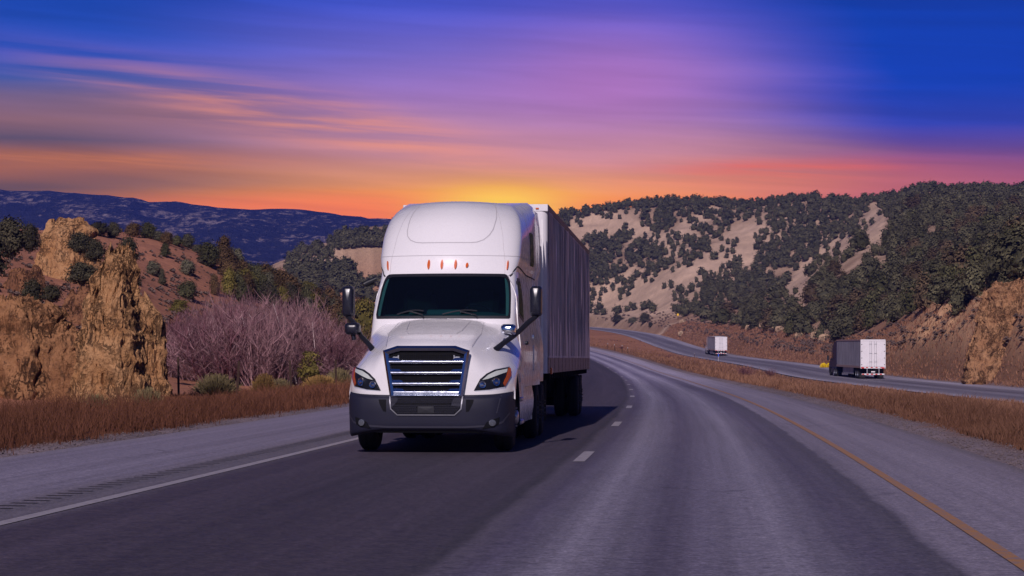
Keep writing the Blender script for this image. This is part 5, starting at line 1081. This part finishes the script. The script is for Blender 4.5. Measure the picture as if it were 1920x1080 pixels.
# ================================================================== trucks driving away on the far lanes
tside2=trailermat('grey_trailer_side',(.30,.30,.36),(.22,.21,.26)); bluepaint=simple('dark_blue_paint',(.008,.013,.05),.45,0,.3,.1,3)
def far_truck(px,base,d,hd,label,cabm,two,seed):
    x=(px-HX)/F*d; z=float(zR(d))+.0; tr=empty('semi_truck',(x,d,z),-hd,label,'semi truck')
    L,H,B=16.15,4.1,1.15
    m=MB(); m.box(-1.28,1.28,.04,L,B,H); m.box(-1.3,1.3,0,.06,H-.14,H+.01); m.box(-1.3,-1.22,-.01,.06,B-.05,H-.14); m.box(1.22,1.3,-.01,.06,B-.05,H-.14); m.box(-1.3,1.3,-.01,.05,B-.06,B+.10); tl=m.build('trailer',twhite,tr)
    for sg in (-1,1):
        m=MB(); m.box(min(sg*1.28,sg*1.30),max(sg*1.28,sg*1.30),.1,L,B+.2,H-.12)
        for q in np.arange(.5,L-.2,.6): m.box(min(sg*1.29,sg*1.308),max(sg*1.29,sg*1.308),q,q+.05,B+.2,H-.12)
        m.build('side_panel',tside2,tl); m=MB(); m.box(min(sg*1.27,sg*1.33),max(sg*1.27,sg*1.33),0,L,B-.02,B+.2); m.box(min(sg*1.27,sg*1.33),max(sg*1.27,sg*1.33),0,L,H-.12,H+.02); m.build('rail',alloy,tl)
        m=MB(); m.box(min(sg*.02,sg*1.215),max(sg*.02,sg*1.215),-.02,.03,B+.12,H-.16,bev=.01); 
        dr=m.build('rear_door',twhite,tl); m=MB()
        for q in (.16,.34): m.tube([(sg*q,-.045,B+.1),(sg*q,-.045,H-.16)],.018,6)
        for zz in (B+.6,H-.5,(B+H)/2): m.box(min(sg*.1,sg*.4),max(sg*.1,sg*.4),-.04,-.021,zz,zz+.05)
        m.build('lock_rod',alloy,dr); m=MB()
        for zz in (B+.3,B+1.0,B+1.7,B+2.4): m.box(min(sg*1.13,sg*1.24),max(sg*1.13,sg*1.24),-.04,-.021,zz,zz+.06)
        m.build('hinge',gapm,dr)
        m=MB(); m.box(sg*1.05-.14,sg*1.05+.14,-.03,-.012,B-.05,B+.06); m.build('tail_light',redl,tl); m=MB(); m.box(sg*.95-.3,sg*.95+.3,.9,.92,.12,B-.1); m.build('mud_flap',rubber,tr)
        m=MB(); m.box(sg*.62-.05,sg*.62+.05,-.005,.07,.5,B); m.build('guard_post',alloy,tr)
        for yy in (1.9,3.15,L+.6,L+1.9):
            m=MB(); m.lathe_x([(-.30,.28),(-.30,.42),(-.26,.49),(.26,.49),(.30,.42),(.30,.28)],sg*.98,yy,.5,20); w=m.build('wheel',rubber,tr,35); m=MB(); m.lathe_x([(sg*.295,.29),(sg*.20,.25),(sg*.16,.12),(sg*.24,.10),(sg*.25,.001)],sg*.98,yy,.5,16); m.build('rim',alloy,w,35)
        m=MB(); m.lathe_x([(-.15,.28),(-.15,.42),(-.12,.5),(.12,.5),(.15,.42),(.15,.28)],sg*1.05,L+5.6,.5,20); m.build('wheel',rubber,tr,35)
        m=MB(); m.box(sg*1.15-.04,sg*1.15+.04,5.5,12.5,.42,B-.03); m.build('side_skirt',tside2,tr)
        m=MB(); m.tube([(sg*1.2,L+4.3,1.9),(sg*1.6,L+4.6,1.9)],.04,6); m.box(sg*1.6-.1,sg*1.6+.1,L+4.5,L+4.68,1.75,2.35,bev=.03); m.build('mirror',black,tr)
    m=MB(); m.box(-1.18,1.18,-.01,.09,.42,.56,bev=.01); m.build('rear_guard',twhite,tr)
    m=MB()
    for q in np.arange(-1.15,1.1,.46): m.box(q,q+.23,-.02,-.012,.44,.54)
    m.build('reflector_tape',redl,tr); m=MB()
    for q in np.arange(-1.25,1.2,.5): m.box(q,q+.22,-.022,-.0105,B+.0,B+.085)
    m.build('reflector_tape',redl,tl)
    m=MB(); m.box(-.2,.2,-.03,-.012,.68,.80); m.build('plate',twhite,tr)
    m=MB(); m.box(-.5,.5,.3,L+6,.6,1.0); m.box(-1.0,1.0,1.5,3.6,.45,.6); m.build('chassis',gapm,tr)
    # tractor: sleeper with raked roof, hood and bumper
    pr=[(L+1.0,1.0),(L+1.0,3.95),(L+2.6,3.9),(L+3.7,3.45),(L+4.2,2.75),(L+4.8,2.05),(L+6.3,1.65),(L+6.55,1.3),(L+6.6,.4),(L+6.2,.35),(L+5.9,1.0)]
    m=MB(); m.prism(pr,0,-1.18,1.18); 
    m.build('cab',cabm,tr); m=MB(); m.prism([(L+4.22,2.72),(L+4.78,2.07),(L+4.82,2.10),(L+4.26,2.76)],0,-1.05,1.05); m.build('windshield',sglass,tr)
    for sg in (-1,1):
        m=MB(); m.prism([(L+3.3,2.05),(L+4.5,2.05),(L+4.05,2.65),(L+3.3,2.65)],0,min(sg*1.183,sg*1.195),max(sg*1.183,sg*1.195)); m.build('door_window',sglass,tr)
        m=MB(); m.box(sg*1.1-.1,sg*1.1+.09,L+.2,L+4.6,.4,.98,bev=.04); m.build('chassis_fairing',cabm,tr)
    # keep the whole rig on the road surface
    dz=float(zR(d+10))-float(zR(d-6)); tr.rotation_euler=(math.atan2(dz,16),0,-hd); tr.location.z=float(zR(d))-.0
    return tr
far_truck(1637,712,214,.004,'grey sided semi truck with white rear doors and dark blue cab on the far lanes',bluepaint,True,1)
far_truck(1352,668,444,-.006,'small white semi truck further up the far lanes, seen from behind',paintw,False,2)
# ================================================================== air
hz_=MB(); hz_.box(-3900,3900,-160,3750,-12,301); hm=bpy.data.materials.new('thin_blue_air'); hm.use_nodes=True; t_=hm.node_tree
for q in list(t_.nodes):
    if q.type!='OUTPUT_MATERIAL': t_.nodes.remove(q)
v=t_.nodes.new('ShaderNodeVolumePrincipled'); v.inputs['Color'].default_value=(.10,.17,.95,1); v.inputs['Density'].default_value=HAZE; v.inputs['Anisotropy'].default_value=0
t_.links.new(v.outputs[0],t_.nodes['Material Output'].inputs['Volume'])
tag(hz_.build('haze',hm),kind='stuff',label='thin blue evening air between the camera and the far mountain')
